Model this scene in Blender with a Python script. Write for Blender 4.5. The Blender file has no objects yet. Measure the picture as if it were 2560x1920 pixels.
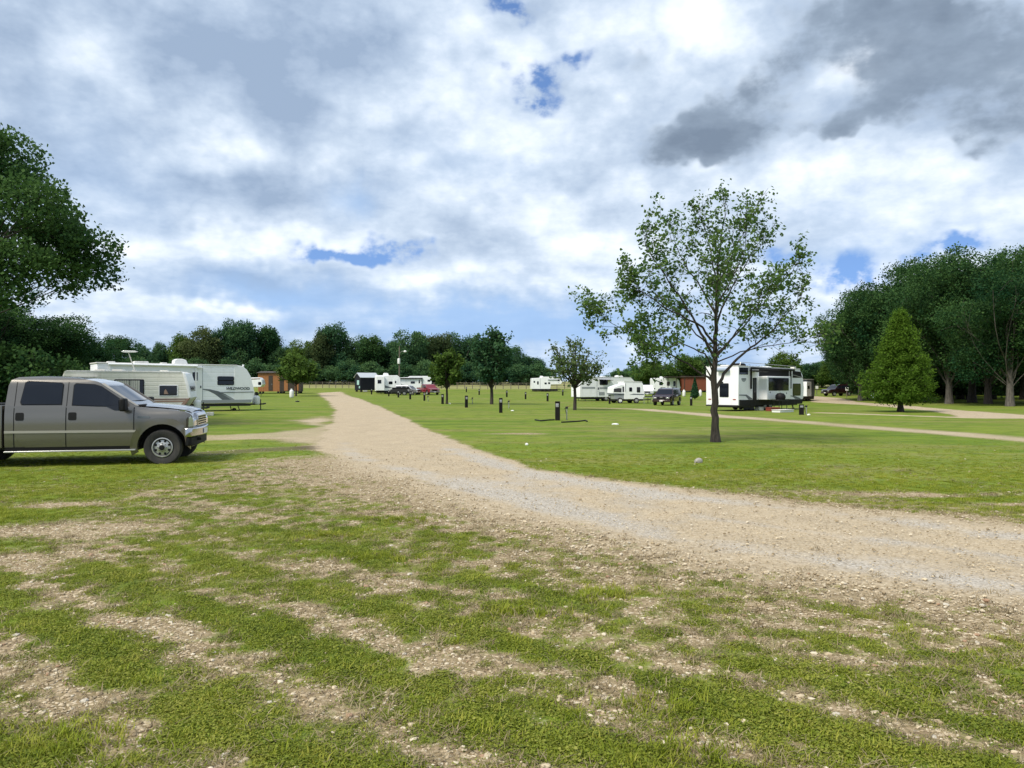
import bpy, bmesh, math, random
import numpy as np
from mathutils import Vector, Matrix

# ------------------------------------------------------------------ camera, sky, sun, exposure
scene = bpy.context.scene
R = math.radians
FPX, HORIZON, CAM_H = 1850.0, 962.0, 1.75          # focal length and horizon in photo pixels, eye height in metres
cam_data = bpy.data.cameras.new('camera')
cam_data.sensor_width = 36.0
cam_data.lens = 36.0 * FPX / 2560.0
cam_data.clip_start = 0.05
cam_data.clip_end = 3000.0
camera = bpy.data.objects.new('camera', cam_data)
scene.collection.objects.link(camera)
camera.location = (0, 0, CAM_H)
camera.rotation_euler = (R(90) + (HORIZON - 960.0) / FPX, 0, 0)
scene.camera = camera

scene.view_settings.view_transform = 'Standard'
scene.view_settings.look = 'None'
scene.view_settings.exposure = 0.72
scene.view_settings.gamma = 1.0
scene.view_settings.use_curve_mapping = False
scene.render.engine = 'CYCLES'
scene.cycles.max_bounces = 6
scene.cycles.transparent_max_bounces = 8
scene.cycles.use_denoising = True

SUN_DIR = Vector((-0.46, -0.42, 0.78)).normalized()      # towards the sun
sun_data = bpy.data.lights.new('sun', 'SUN')
sun_data.energy = 2.7
sun_data.angle = R(18)
sun_data.color = (1.0, 0.93, 0.80)
sun = bpy.data.objects.new('sun', sun_data)
scene.collection.objects.link(sun)
sun.rotation_euler = SUN_DIR.to_track_quat('Z', 'Y').to_euler()


class NB:
    """small helper for building node trees"""
    def __init__(self, tree):
        self.t = tree
        self.n = tree.nodes
        self.l = tree.links

    def new(self, typ, **kw):
        nd = self.n.new(typ)
        for k, v in kw.items():
            setattr(nd, k, v)
        return nd

    def put(self, sock, v):
        if isinstance(v, bpy.types.NodeSocket):
            self.l.new(v, sock)
        elif v is not None:
            if sock.type == 'RGBA' and len(v) == 3:
                v = (*v, 1.0)
            sock.default_value = v

    def m(self, op, a, b=None, c=None, clamp=False):
        nd = self.new('ShaderNodeMath', operation=op, use_clamp=clamp)
        for i, v in enumerate((a, b, c)):
            if v is not None:
                self.put(nd.inputs[i], v)
        return nd.outputs[0]

    def vm(self, op, a, b=None, out=0):
        nd = self.new('ShaderNodeVectorMath', operation=op)
        self.put(nd.inputs[0], a)
        if b is not None:
            if op == 'SCALE':
                self.put(nd.inputs['Scale'], b)
            else:
                self.put(nd.inputs[1], b)
        return nd.outputs[out]

    def noise(self, vec, scale, detail=4, rough=0.55, dist=0.0, out='Fac'):
        nd = self.new('ShaderNodeTexNoise')
        self.put(nd.inputs['Vector'], vec)
        nd.inputs['Scale'].default_value = scale
        nd.inputs['Detail'].default_value = detail
        nd.inputs['Roughness'].default_value = rough
        nd.inputs['Distortion'].default_value = dist
        return nd.outputs[out]

    def voronoi(self, vec, scale, out='Distance', feature='F1', rand=1.0):
        nd = self.new('ShaderNodeTexVoronoi', feature=feature)
        self.put(nd.inputs['Vector'], vec)
        nd.inputs['Scale'].default_value = scale
        nd.inputs['Randomness'].default_value = rand
        return nd.outputs[out]

    def smooth(self, x, a, b):
        nd = self.new('ShaderNodeMapRange', interpolation_type='SMOOTHSTEP')
        self.put(nd.inputs[0], x)
        nd.inputs[1].default_value = a
        nd.inputs[2].default_value = b
        return nd.outputs[0]

    def lin(self, x, a, b, c, d):
        nd = self.new('ShaderNodeMapRange')
        self.put(nd.inputs[0], x)
        for i, v in enumerate((a, b, c, d)):
            nd.inputs[1 + i].default_value = v
        return nd.outputs[0]

    def mix(self, f, a, b, blend='MIX'):
        nd = self.new('ShaderNodeMix', data_type='RGBA', blend_type=blend)
        self.put(nd.inputs[0], f)
        self.put(nd.inputs[6], a)
        self.put(nd.inputs[7], b)
        return nd.outputs[2]

    def ramp(self, f, stops):
        nd = self.new('ShaderNodeValToRGB')
        self.put(nd.inputs[0], f)
        el = nd.color_ramp.elements
        while len(el) < len(stops):
            el.new(0.5)
        for e, (p, c) in zip(el, stops):
            e.position = p
            e.color = (*c, 1.0)
        return nd.outputs[0]


def build_world():
    w = bpy.data.worlds.new('World')
    scene.world = w
    w.use_nodes = True
    nb = NB(w.node_tree)
    nb.n.clear()
    outn = nb.new('ShaderNodeOutputWorld')
    bg = nb.new('ShaderNodeBackground')
    nb.l.new(bg.outputs[0], outn.inputs[0])
    sky = nb.new('ShaderNodeTexSky', sky_type='NISHITA')
    sky.sun_disc = False
    sky.sun_elevation = math.asin(SUN_DIR.z)
    sky.sun_rotation = math.atan2(SUN_DIR.x, SUN_DIR.y)
    sky.air_density = 1.0
    sky.dust_density = 0.6
    sky.ozone_density = 2.0
    hs = nb.new('ShaderNodeHueSaturation')
    hs.inputs['Saturation'].default_value = 1.12
    hs.inputs['Hue'].default_value = 0.505
    nb.put(hs.inputs['Color'], nb.vm('SCALE', sky.outputs[0], 0.14))
    blue = hs.outputs[0]
    d = nb.new('ShaderNodeTexCoord').outputs['Generated']
    nb.put(sky.inputs['Vector'], nb.vm('NORMALIZE', nb.vm('ADD', d, (0, 0, 0.26))))
    sep = nb.new('ShaderNodeSeparateXYZ')
    nb.l.new(d, sep.inputs[0])
    x, y, z = sep.outputs
    az = nb.m('ARCTAN2', x, y)
    el = nb.m('ARCSINE', z)
    zz = nb.m('ADD', nb.m('MAXIMUM', z, 0.0), 0.16)
    comb = nb.new('ShaderNodeCombineXYZ')
    nb.put(comb.inputs[0], nb.m('DIVIDE', x, zz))
    nb.put(comb.inputs[1], nb.m('DIVIDE', y, zz))
    q = comb.outputs[0]
    # cloud-layer coordinates: a flat layer seen in perspective
    n_big = nb.noise(q, 1.0, 3, 0.55)
    n_mid = nb.noise(q, 3.0, 5, 0.6)
    n_dir = nb.noise(nb.vm('MULTIPLY', d, (1.0, 1.0, 1.7)), 8.5, 5, 0.6)
    n_fine = nb.noise(nb.vm('MULTIPLY', d, (1.0, 1.0, 1.4)), 24.0, 4, 0.65)
    puff = nb.m('SUBTRACT', 0.62, nb.voronoi(nb.vm('ADD', nb.vm('MULTIPLY', d, (1.0, 1.0, 1.5)), nb.vm('SCALE', nb.noise(d, 11.0, 3, 0.6, 0.0, 'Color'), 0.16)), 11.0))
    warp = nb.vm('SUBTRACT', nb.noise(d, 7.0, 4, 0.62, 0.0, 'Color'), (0.5, 0.5, 0.5))
    c2 = nb.new('ShaderNodeCombineXYZ')
    nb.put(c2.inputs[0], az)
    nb.put(c2.inputs[1], el)
    p = nb.vm('ADD', c2.outputs[0], nb.vm('MULTIPLY', warp, (0.17, 0.12, 0)))

    def blobs(rows):
        tot = None
        for (px, py, rx, ry, wt) in rows:
            k = 2560 / 2212.0
            px, py, rx, ry = px * k, py * k, rx * k, ry * k
            a0 = math.atan((px - 1280) / FPX)
            e0 = math.atan((HORIZON - py) / math.hypot(FPX, px - 1280))
            v = nb.vm('SUBTRACT', p, (a0, e0, 0))
            v = nb.vm('MULTIPLY', v, (FPX / rx * 1.0, FPX / ry, 0))
            g = nb.m('POWER', 2.718, nb.m('MULTIPLY', nb.vm('DOT_PRODUCT', v, v, out=1), -1.0))
            tot = nb.m('MULTIPLY', g, wt) if tot is None else nb.m('MULTIPLY_ADD', g, wt, tot)
        return tot

    tone = blobs([
        (220, 150, 80, 70, .35), (560, 335, 170, 36, .40), (590, 530, 240, 42, .55), (1090, 290, 190, 120, .38),
        (1920, 450, 300, 110, .16), (1030, 600, 260, 24, .34), (480, 655, 190, 16, .42), (1850, 640, 100, 50, .40),
        (1520, 70, 110, 90, .55), (1790, 170, 80, 40, .45), (1160, 440, 260, 60, .28), (1330, 560, 180, 90, .16),
        (1640, 400, 150, 40, .16), (1000, 110, 190, 80, .22), (300, 660, 190, 50, .16), (2100, 470, 200, 60, .12),
        (430, 400, 260, 70, -.30), (550, 595, 150, 46, -.60), (300, 50, 380, 80, -.16), (760, 120, 260, 60, -.22),
        (1000, 360, 180, 40, -.18), (200, 250, 200, 80, -.14), (760, 210, 300, 60, -.12), (1250, 400, 130, 30, -.25),
        (1000, 690, 380, 55, -.35), (1330, 150, 120, 70, -.15)])
    tint = blobs([(1060, 680, 420, 60, .85), (580, 620, 170, 50, .65), (1400, 760, 260, 90, .45), (760, 440, 70, 34, .6),
                  (1720, 590, 110, 44, .6), (1950, 540, 200, 60, .45), (1900, 420, 200, 40, .3), (1000, 360, 160, 60, .2), (220, 420, 160, 120, .25)])
    holes = blobs([(760, 545, 120, 15, 1.1), (850, 520, 60, 17, .9), (1195, 140, 44, 28, 1.1), (1160, 205, 52, 30, 1.1),
                   (1110, 20, 52, 20, 1.2), (1840, 600, 62, 40, 1.2), (2040, 552, 50, 18, 1.1), (1700, 545, 50, 22, .7)])
    dark = blobs([(1800, 30, 120, 70, .62), (2000, 70, 150, 80, .62), (2190, 110, 100, 80, .58), (1700, 120, 80, 70, .60), (1560, 225, 90, 75, .62),
                  (1480, 320, 85, 42, .70), (1590, 335, 60, 42, .55), (1990, 190, 130, 55, .72), (1800, 285, 70, 30, .65),
                  (1895, 272, 60, 30, .55), (2195, 290, 70, 42, .85), (1660, 250, 50, 50, .45), (1380, 130, 50, 60, .30)])
    t = nb.m('MULTIPLY_ADD', nb.m('SUBTRACT', n_big, 0.5), 1.0, 0.46)
    t = nb.m('MULTIPLY_ADD', nb.m('SUBTRACT', n_mid, 0.5), 0.80, t)
    t = nb.m('MULTIPLY_ADD', nb.m('SUBTRACT', n_dir, 0.5), 1.15, t)
    t = nb.m('MULTIPLY_ADD', nb.m('SUBTRACT', n_fine, 0.5), 0.36, t)
    t = nb.m('MULTIPLY_ADD', puff, 0.42, nb.m('ADD', t, -0.06))
    t = nb.m('ADD', t, tone)
    cloud = nb.ramp(t, [(0.0, (.225, .295, .405)), (0.28, (.315, .39, .50)), (0.52, (.415, .49, .59)),
                        (0.76, (.55, .61, .69)), (1.0, (.69, .72, .755))])
    tint = nb.m('MULTIPLY_ADD', nb.smooth(el, 0.20, 0.02), 0.38, tint)
    tf = nb.m('MULTIPLY', tint, nb.lin(t, 0.2, 0.95, 1.0, 0.15), clamp=True)
    cloud = nb.mix(nb.m('MULTIPLY', tf, 0.8), cloud, (.25, .39, .62))
    hf = nb.m('MULTIPLY', holes, nb.m('MULTIPLY_ADD', nb.m('SUBTRACT', n_fine, 0.5), 3.4, 0.95))
    col = nb.mix(nb.smooth(hf, 0.12, 0.95), cloud, blue)
    dk = nb.m('MULTIPLY_ADD', nb.m('SUBTRACT', n_dir, 0.5), 2.5, dark)
    dk = nb.m('MULTIPLY_ADD', nb.m('SUBTRACT', n_fine, 0.5), 1.1, dk)
    dk = nb.m('MULTIPLY_ADD', puff, 0.75, dk)
    dk = nb.m('MULTIPLY', dk, nb.smooth(dark, 0.10, 0.40))
    dtone = nb.m('MULTIPLY_ADD', nb.m('SUBTRACT', n_mid, 0.5), 1.3, nb.m('MULTIPLY_ADD', dk, -0.42, 0.66))
    dtone = nb.m('MULTIPLY_ADD', nb.m('SUBTRACT', n_fine, 0.5), 0.7, dtone)
    dcol = nb.ramp(dtone, [(0.0, (.125, .165, .225)), (0.45, (.205, .26, .335)), (1.0, (.40, .465, .55))])
    col = nb.mix(nb.m('MULTIPLY', nb.smooth(dk, 0.12, 1.0), 0.95), col, dcol)
    nb.put(bg.inputs[0], nb.vm('SCALE', col, 0.97))
    bg.inputs[1].default_value = 1.0
    w.cycles.sampling_method = 'NONE'


build_world()
# ------------------------------------------------------------------ general helpers
COL = scene.collection
rng = np.random.default_rng(7)
random.seed(7)


def tag(o, label=None, cat=None, group=None, kind=None):
    if label: o['label'] = label
    if cat: o['category'] = cat
    if group: o['group'] = group
    if kind: o['kind'] = kind
    return o


def empty(name, loc=(0, 0, 0), rz=0.0):
    o = bpy.data.objects.new(name, None)
    o.empty_display_size = 0.2
    COL.objects.link(o)
    o.location = loc
    o.rotation_euler = (0, 0, rz)
    return o


def link_mesh(name, me, parent=None, mat=None):
    o = bpy.data.objects.new(name, me)
    COL.objects.link(o)
    if mat is not None and not me.materials:
        me.materials.append(mat)
    if parent is not None:
        o.parent = parent
    return o


def np_mesh(name, verts, faces, smooth=False):
    """verts (n,3) array, faces (m,k) array of one polygon size"""
    me = bpy.data.meshes.new(name)
    verts = np.asarray(verts, np.float32)
    faces = np.asarray(faces, np.int32)
    k = faces.shape[1]
    me.vertices.add(len(verts))
    me.vertices.foreach_set('co', verts.ravel())
    me.loops.add(faces.size)
    me.loops.foreach_set('vertex_index', faces.ravel())
    me.polygons.add(len(faces))
    me.polygons.foreach_set('loop_start', np.arange(0, faces.size, k, dtype=np.int32))
    me.update(calc_edges=True)
    if smooth:
        me.shade_smooth()
    return me


def hash2(ix, iy, seed):
    h = (ix.astype(np.int64) * 374761393 + iy.astype(np.int64) * 668265263 + seed * 1442695041) & 0xFFFFFFFF
    h = ((h ^ (h >> 13)) * 1274126177) & 0xFFFFFFFF
    h = h ^ (h >> 16)
    return (h & 0xFFFFFF) / float(0xFFFFFF)


def vnoise(x, y, seed=0):
    ix, iy = np.floor(x), np.floor(y)
    fx, fy = x - ix, y - iy
    fx = fx * fx * (3 - 2 * fx)
    fy = fy * fy * (3 - 2 * fy)
    a, b = hash2(ix, iy, seed), hash2(ix + 1, iy, seed)
    c, d = hash2(ix, iy + 1, seed), hash2(ix + 1, iy + 1, seed)
    return (a * (1 - fx) + b * fx) * (1 - fy) + (c * (1 - fx) + d * fx) * fy


def fbm(x, y, scale, octaves=4, seed=0):
    x, y = np.asarray(x, float) / scale, np.asarray(y, float) / scale
    s, amp, tot = 0.0, 1.0, 0.0
    for i in range(octaves):
        s = s + amp * vnoise(x, y, seed + i * 17)
        tot += amp
        amp *= 0.55
        x, y = x * 2.03 + 11.3, y * 2.03 + 5.7
    return s / tot


def sstep(x, a, b):
    t = np.clip((np.asarray(x, float) - a) / (b - a), 0, 1)
    return t * t * (3 - 2 * t)


def terrain(x, y):
    x, y = np.asarray(x, float), np.asarray(y, float)
    r = np.hypot(x, y)
    z = 2.8 * sstep(r, 110, 230)
    z = z - 0.33 * np.exp(-((x - 19) / 22) ** 2 - ((y - 80) / 24) ** 2)
    z = z + 0.05 * (fbm(x, y, 9.0, 3, 5) - 0.5) * sstep(r, 14, 40)
    z = z + 0.035 * (fbm(x, y, 1.6, 3, 9) - 0.5) * (1 - sstep(r, 20, 40))
    return z


def gz(x, y):
    return float(terrain(np.array([x]), np.array([y]))[0])


def gp(px, py):
    """ground point seen at a photo pixel"""
    u, v = (px - 1280) / FPX, (HORIZON - py) / FPX
    D = np.geomspace(1.5, 400, 500)
    for _ in range(2):
        hit = CAM_H + v * D < terrain(u * D, D)
        i = max(1, int(np.argmax(hit)))
        D = np.linspace(D[i - 1], D[i], 40)
    d = float(D[len(D) // 2])
    return (u * d, d)


def at(px, D):
    """ground position on the bearing of a photo column at a depth"""
    x = (px - 1280) / FPX * D
    return Vector((x, D, gz(x, D)))


K = 2560 / 2212.0
def gpoly(rows, k=K):
    return np.array([gp(a * k, b * k) for a, b in rows])


def sdf(x, y, poly):
    """signed distance to a polygon, positive inside"""
    inside = np.zeros(x.shape, bool)
    dist = np.full(x.shape, 1e9)
    n = len(poly)
    for i in range(n):
        (ax, ay), (bx, by) = poly[i], poly[(i + 1) % n]
        dx, dy = bx - ax, by - ay
        t = np.clip(((x - ax) * dx + (y - ay) * dy) / (dx * dx + dy * dy + 1e-12), 0, 1)
        dist = np.minimum(dist, np.hypot(x - ax - t * dx, y - ay - t * dy))
        cond = ((ay > y) != (by > y))
        with np.errstate(divide='ignore', invalid='ignore'):
            xi = ax + (y - ay) / (by - ay + 1e-15) * dx
        inside ^= cond & (x < xi)
    return np.where(inside, dist, -dist)


def dline(x, y, pts):
    dist = np.full(np.shape(x), 1e9)
    for (ax, ay), (bx, by) in zip(pts[:-1], pts[1:]):
        dx, dy = bx - ax, by - ay
        t = np.clip(((x - ax) * dx + (y - ay) * dy) / (dx * dx + dy * dy + 1e-12), 0, 1)
        dist = np.minimum(dist, np.hypot(x - ax - t * dx, y - ay - t * dy))
    return dist


ROAD = gpoly([(735, 846), (775, 861), (830, 883), (900, 917), (1000, 962), (1150, 1008), (1300, 1034), (1500, 1061),
              (1700, 1085), (2000, 1114), (2212, 1138), (2500, 1170), (2900, 1215),
              (2900, 1400), (2500, 1340), (2212, 1298), (1900, 1255), (1600, 1210), (1350, 1165), (1150, 1112), (1000, 1070),
              (860, 1030), (730, 992), (694, 965), (700, 938), (722, 906), (724, 888), (715, 871), (690, 849)])
SPUR = gpoly([(330, 950), (430, 940), (560, 934), (650, 928), (715, 912), (760, 950), (700, 968), (640, 958), (560, 950), (430, 953), (330, 960)])
SPUR2 = gpoly([(620, 908), (700, 898), (740, 905), (700, 922), (640, 916)])
LANE = gpoly([(2030, 990), (2100, 995), (2142, 1005), (2247, 1012.5), (2386, 1025), (2560, 1037), (2900, 1062), (2900, 1075),
              (2560, 1046), (2420, 1045), (2337, 1028), (2254, 1020), (2157, 1012), (2030, 1005)], 1.0)
LANE2 = [gp(a, b) for a, b in ((2060, 1032), (2137, 1034.5), (2288, 1039.5), (2420, 1044))]
TRACK = [gp(a, b) for a, b in ((1240, 1016), (1450, 1019), (1600, 1023), (1800, 1040), (2000, 1054), (2200, 1070), (2400, 1085), (2560, 1098), (2900, 1128))]
MUD = [gp(a * K, b * K) for a, b in ((440, 980), (560, 972), (690, 966))]
FARTRACK = [gp(a, b) for a, b in ((820, 980), (860, 979), (900, 977.5))]
BARE_SPOTS = [(gp(2280, 1236), 1.7, .28), (gp(1300, 1084), 1.2, .5), (gp(60, 1330), 1.1, .5), (gp(30, 1400), .8, .4),
              (gp(200, 1260), .8, .25), (gp(400, 1560), .22, .2), (gp(2530, 1262), .5, .2)]


def masks(x, y):
    """grass cover, road gravel, dark soil, grey crushed stone: what covers the ground at each point"""
    x, y = np.asarray(x, float), np.asarray(y, float)
    r = np.hypot(x, y)
    n1 = fbm(x, y, 1.7, 4, 21) - 0.5
    n2 = fbm(x, y, 0.35, 3, 33) - 0.5
    n3 = fbm(x, y, 6.0, 3, 41) - 0.5
    s_road = sdf(x, y, ROAD) + n1 * 0.9 + n2 * 0.25
    near_side = sstep(0.61 * x + 0.79 * y, 13.0, 9.5)            # the soft verge on the camera's side of the road
    width = 0.35 + 2.1 * near_side
    road = sstep(s_road, -width, width * 0.7)
    spur = np.maximum(.60 * sstep(sdf(x, y, SPUR) + n1 * 1.6 + n2 * .5, -0.5, 0.7), 0.85 * sstep(sdf(x, y, SPUR2) + n1 * 2.0, -0.8, 1.2))
    lane = sstep(sdf(x, y, LANE) + n1 * 0.7, -0.5, 0.4)
    lane = np.maximum(lane, sstep(1.1 - dline(x, y, LANE2) + n1, 0, 0.8) * 0.85)
    track = sstep(1.15 - dline(x, y, TRACK) + n1 * 0.8 + n3 * .6, -0.6, 0.8) * 0.85 * (0.85 + 0.8 * n3)
    track = track * (0.35 + 0.65 * sstep(x, 3, 12))
    road_all = np.clip(np.maximum.reduce([road, spur, lane, track]), 0, 1)
    # the patchy verge in the foreground: strips of grass between strips of bare gravel
    s = 0.62 * x + 0.785 * y + 0.12 * (fbm(x, y, 1.8, 3, 71) - .5)
    q = 0.785 * x - 0.62 * y
    strips = np.zeros_like(x)
    for c, wdt, q0, q1, a in ((3.03, .16, -20, 20, 1.0), (3.93, .12, -9, 2.2, 1.0), (4.47, .13, -2.2, 20, .95), (5.35, .15, -1.0, 20, .8),
                              (2.1, .25, -20, 20, .9), (1.25, .25, -20, 20, .9), (5.0, .3, -20, -3, .5), (6.3, .35, -20, 20, .45), (7.3, .3, -20, 20, .3)):
        strips += a * np.exp(-((s - c) / wdt) ** 2) * sstep(q, q0 - 1, q0 + 1) * sstep(q, q1 + 1, q1 - 1)
    gaps = np.zeros_like(x)
    for c, wdt, q0, q1, a in ((3.46, .15, -5.0, 20, 1.25), (2.55, .15, -20, 20, .9), (4.25, .12, -2.5, .9, .9), (4.92, .14, -1.2, 20, .9), (1.7, .2, -20, 20, .8),
                              (4.5, .22, -6.5, -3.8, .6)):
        gaps += a * np.exp(-((s - c) / wdt) ** 2) * sstep(q, q0 - 1, q0 + 1) * sstep(q, q1 + 1, q1 - 1)
    verge = sstep(x + 0.9 * n1 * 2 + 0.10 * (y - 10), -6.4, -5.0) * sstep(y, 20, 16)
    verge = verge * sstep(0.61 * x + 0.79 * y, 12.6, 10.6)
    verge = np.maximum(verge, sstep(y, 6.5, 4.5) * sstep(x, -30, -4) * .8)
    n4 = fbm(x, y, 0.14, 2, 57) - 0.5
    patch = 0.44 + 0.50 * strips - 0.30 * gaps + 0.26 * n1 + 0.65 * n2 + 1.2 * n4 + 0.15 * n3
    left_bare = np.exp(-((x + 3.6) / 1.2) ** 2 - ((y - 4.6) / 1.0) ** 2)
    patch = patch - 0.30 * left_bare * (1 - strips)
    patch = patch - 0.45 * sstep(s_road, -2.4, -0.1) * near_side + 0.13 * sstep(x, 0.0, 2.0)
    green = np.exp(-((x + 1.6) / 2.2) ** 2 - ((y - 8.4) / 1.2) ** 2)
    patch = patch + 0.18 * green
    lawn = 0.88 + 0.45 * n3 + 0.40 * n1 + 0.3 * n2
    grass = lawn * (1 - verge) + patch * verge
    for (cx, cy), rx, ry in BARE_SPOTS:
        grass = grass - 0.75 * np.exp(-((x - cx + n1) / rx) ** 2 - ((y - cy + n1 * .5) / ry) ** 2)
    mud = sstep(0.85 - dline(x, y, MUD) + n1 * 1.2 + n2 * .6, -0.2, 0.7)
    rut = 0.35 * np.exp(-((sdf(x, y, ROAD) + 0.9) / 0.7) ** 2) * sstep(x, 1, 5) * sstep(y, 30, 20)
    mud = np.clip(.75 * mud * sstep(sdf(x, y, ROAD), 0.8, -0.6) + rut, 0, 1)
    grass = np.clip(grass * (1 - 0.75 * mud), 0, 1) * (1 - road_all)
    inner = sdf(x, y, ROAD)
    crush = 0.9 * np.exp(-((inner - 2.45 - .6 * n1) / 0.55) ** 2) + 0.7 * np.exp(-((inner - .55 - .5 * n1) / .45) ** 2) + 0.6 * np.exp(-((inner - 4.2) / .5) ** 2)
    crush = np.clip(crush * sstep(y, 30, 14) + n3 * 0.9 + n1 * .5, 0, 1) * road
    return grass, road_all, mud, crush


# ------------------------------------------------------------------ ground material
def ground_material():
    mat = bpy.data.materials.new('ground_cover')
    mat.use_nodes = True
    nb = NB(mat.node_tree)
    bsdf = nb.n['Principled BSDF']
    pos = nb.new('ShaderNodeNewGeometry').outputs['Position']
    at_ = nb.new('ShaderNodeAttribute', attribute_name='cover')
    sp = nb.new('ShaderNodeSeparateColor')
    nb.l.new(at_.outputs['Color'], sp.inputs[0])
    grass, road, mud = sp.outputs
    crush = nb.new('ShaderNodeAttribute', attribute_name='crush').outputs['Fac']
    v_big = nb.noise(pos, 0.16, 4, 0.6)
    v_mid = nb.noise(pos, 1.3, 5, 0.6)
    v_small = nb.noise(pos, 9.0, 5, 0.65)
    v_fine = nb.noise(pos, 45.0, 4, 0.7)
    # blades are streaked along the viewer-independent ground axes at a fine scale
    streak = nb.noise(nb.vm('MULTIPLY', pos, (0.10, 0.55, 1.0)), 1.0, 4, 0.6)
    g = nb.mix(nb.smooth(v_big, 0.35, 0.68), (.128, .198, .014), (.188, .235, .028))
    g = nb.mix(nb.m('MULTIPLY', nb.smooth(streak, 0.46, 0.66), 0.8), g, (.225, .205, .065))
    g = nb.mix(nb.m('MULTIPLY', nb.smooth(streak, 0.47, 0.30), 0.7), g, (.075, .135, .012))
    g = nb.mix(nb.m('MULTIPLY', nb.smooth(v_mid, 0.42, 0.72), 0.7), g, (.072, .118, .014))
    g = nb.mix(nb.m('MULTIPLY', nb.smooth(v_small, 0.5, 0.8), 0.45), g, (.185, .185, .06))
    g = nb.mix(nb.m('MULTIPLY', nb.smooth(v_fine, 0.45, 0.75), 0.5), g, (.05, .082, .012))
    sxyz = nb.new('ShaderNodeSeparateXYZ')
    nb.l.new(pos, sxyz.inputs[0])
    hay = nb.smooth(nb.m('MULTIPLY_ADD', nb.m('SUBTRACT', v_big, 0.5), 12.0, sxyz.outputs[1]), 150.0, 160.0)
    g = nb.mix(nb.m('MULTIPLY', hay, 0.85), g, (.27, .26, .115))
    stone = nb.new('ShaderNodeTexVoronoi', feature='F1')
    nb.put(stone.inputs['Vector'], nb.vm('ADD', pos, nb.vm('SCALE', nb.noise(pos, 30, 2, .5, 0, 'Color'), 0.02)))
    stone.inputs['Scale'].default_value = 42.0
    sc = nb.new('ShaderNodeSeparateColor')
    nb.l.new(stone.outputs['Color'], sc.inputs[0])
    peb = nb.ramp(sc.outputs[0], [(0.0, (.16, .115, .07)), (0.4, (.32, .245, .155)), (0.75, (.45, .36, .24)), (1.0, (.60, .51, .38))])
    soil = nb.mix(nb.smooth(v_small, 0.35, 0.7), (.225, .172, .095), (.34, .27, .165))
    soil = nb.mix(nb.m('MULTIPLY', nb.smooth(v_mid, 0.4, 0.7), 0.5), soil, (.215, .165, .09))
    soil = nb.mix(nb.m('MULTIPLY', nb.smooth(sc.outputs[1], 0.40, 0.55), 0.85), soil, peb)
    # road: pale tan fines with grey crushed stone where traffic has left it
    tan = nb.mix(nb.smooth(v_mid, 0.3, 0.7), (.45, .365, .25), (.37, .302, .21))
    tan = nb.mix(nb.m('MULTIPLY', nb.smooth(v_small, 0.4, 0.75), 0.5), tan, (.50, .43, .325))
    tan = nb.mix(nb.m('MULTIPLY', nb.smooth(sc.outputs[1], 0.50, 0.65), 0.60), tan, peb)
    grey = nb.ramp(sc.outputs[2], [(0.0, (.22, .205, .185)), (0.35, (.36, .335, .30)), (0.8, (.48, .45, .41)), (1.0, (.58, .55, .50))])
    cf = nb.m('ADD', crush, nb.m('MULTIPLY', nb.m('SUBTRACT', v_mid, 0.5), 1.0))
    rd = nb.mix(nb.m('MULTIPLY', nb.smooth(cf, 0.24, 0.80), 0.72), tan, grey)
    base = nb.mix(nb.smooth(nb.m('ADD', road, nb.m('MULTIPLY', nb.m('SUBTRACT', v_small, 0.5), 0.7)), 0.3, 0.72), soil, rd)
    mudc = nb.mix(v_small, (.070, .055, .034), (.12, .095, .06))
    base = nb.mix(nb.smooth(nb.m('ADD', mud, nb.m('MULTIPLY', nb.m('SUBTRACT', v_small, 0.5), 0.8)), 0.35, 0.8), base, mudc)
    gf = nb.m('ADD', grass, nb.m('MULTIPLY', nb.m('SUBTRACT', v_small, 0.5), 0.75))
    gf = nb.m('ADD', gf, nb.m('MULTIPLY', nb.m('SUBTRACT', v_fine, 0.5), 0.45))
    gf = nb.smooth(gf, 0.22, 0.80)
    col = nb.mix(gf, base, g)
    nb.put(bsdf.inputs['Base Color'], col)
    bsdf.inputs['Roughness'].default_value = 0.95
    bsdf.inputs['Specular IOR Level'].default_value = 0.15
    h = nb.m('MULTIPLY_ADD', stone.outputs['Distance'], -0.5, nb.m('MULTIPLY', v_fine, 0.6))
    bump = nb.new('ShaderNodeBump')
    bump.inputs['Strength'].default_value = 0.7
    bump.inputs['Distance'].default_value = 0.02
    nb.put(bump.inputs['Height'], h)
    nb.l.new(bump.outputs[0], bsdf.inputs['Normal'])
    return mat


GROUND_MAT = ground_material()


def axis_samples(lo, hi, step0, growth, dense_lo, dense_hi):
    mid = np.arange(dense_lo, dense_hi + 1e-6, step0)
    up, v, s = [], dense_hi, step0
    while v < hi:
        s *= growth
        v += s
        up.append(v)
    dn, v, s = [], dense_lo, step0
    while v > lo:
        s *= growth
        v -= s
        dn.append(v)
    return np.array(dn[::-1] + list(mid) + up)


def cover_attributes(me, gr, rd, mu, cr):
    a = me.attributes.new('cover', 'FLOAT_COLOR', 'POINT')
    a.data.foreach_set('color', np.stack([gr, rd, mu, np.ones_like(gr)], 1).astype(np.float32).ravel())
    b = me.attributes.new('crush', 'FLOAT', 'POINT')
    b.data.foreach_set('value', cr.astype(np.float32))


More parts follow.
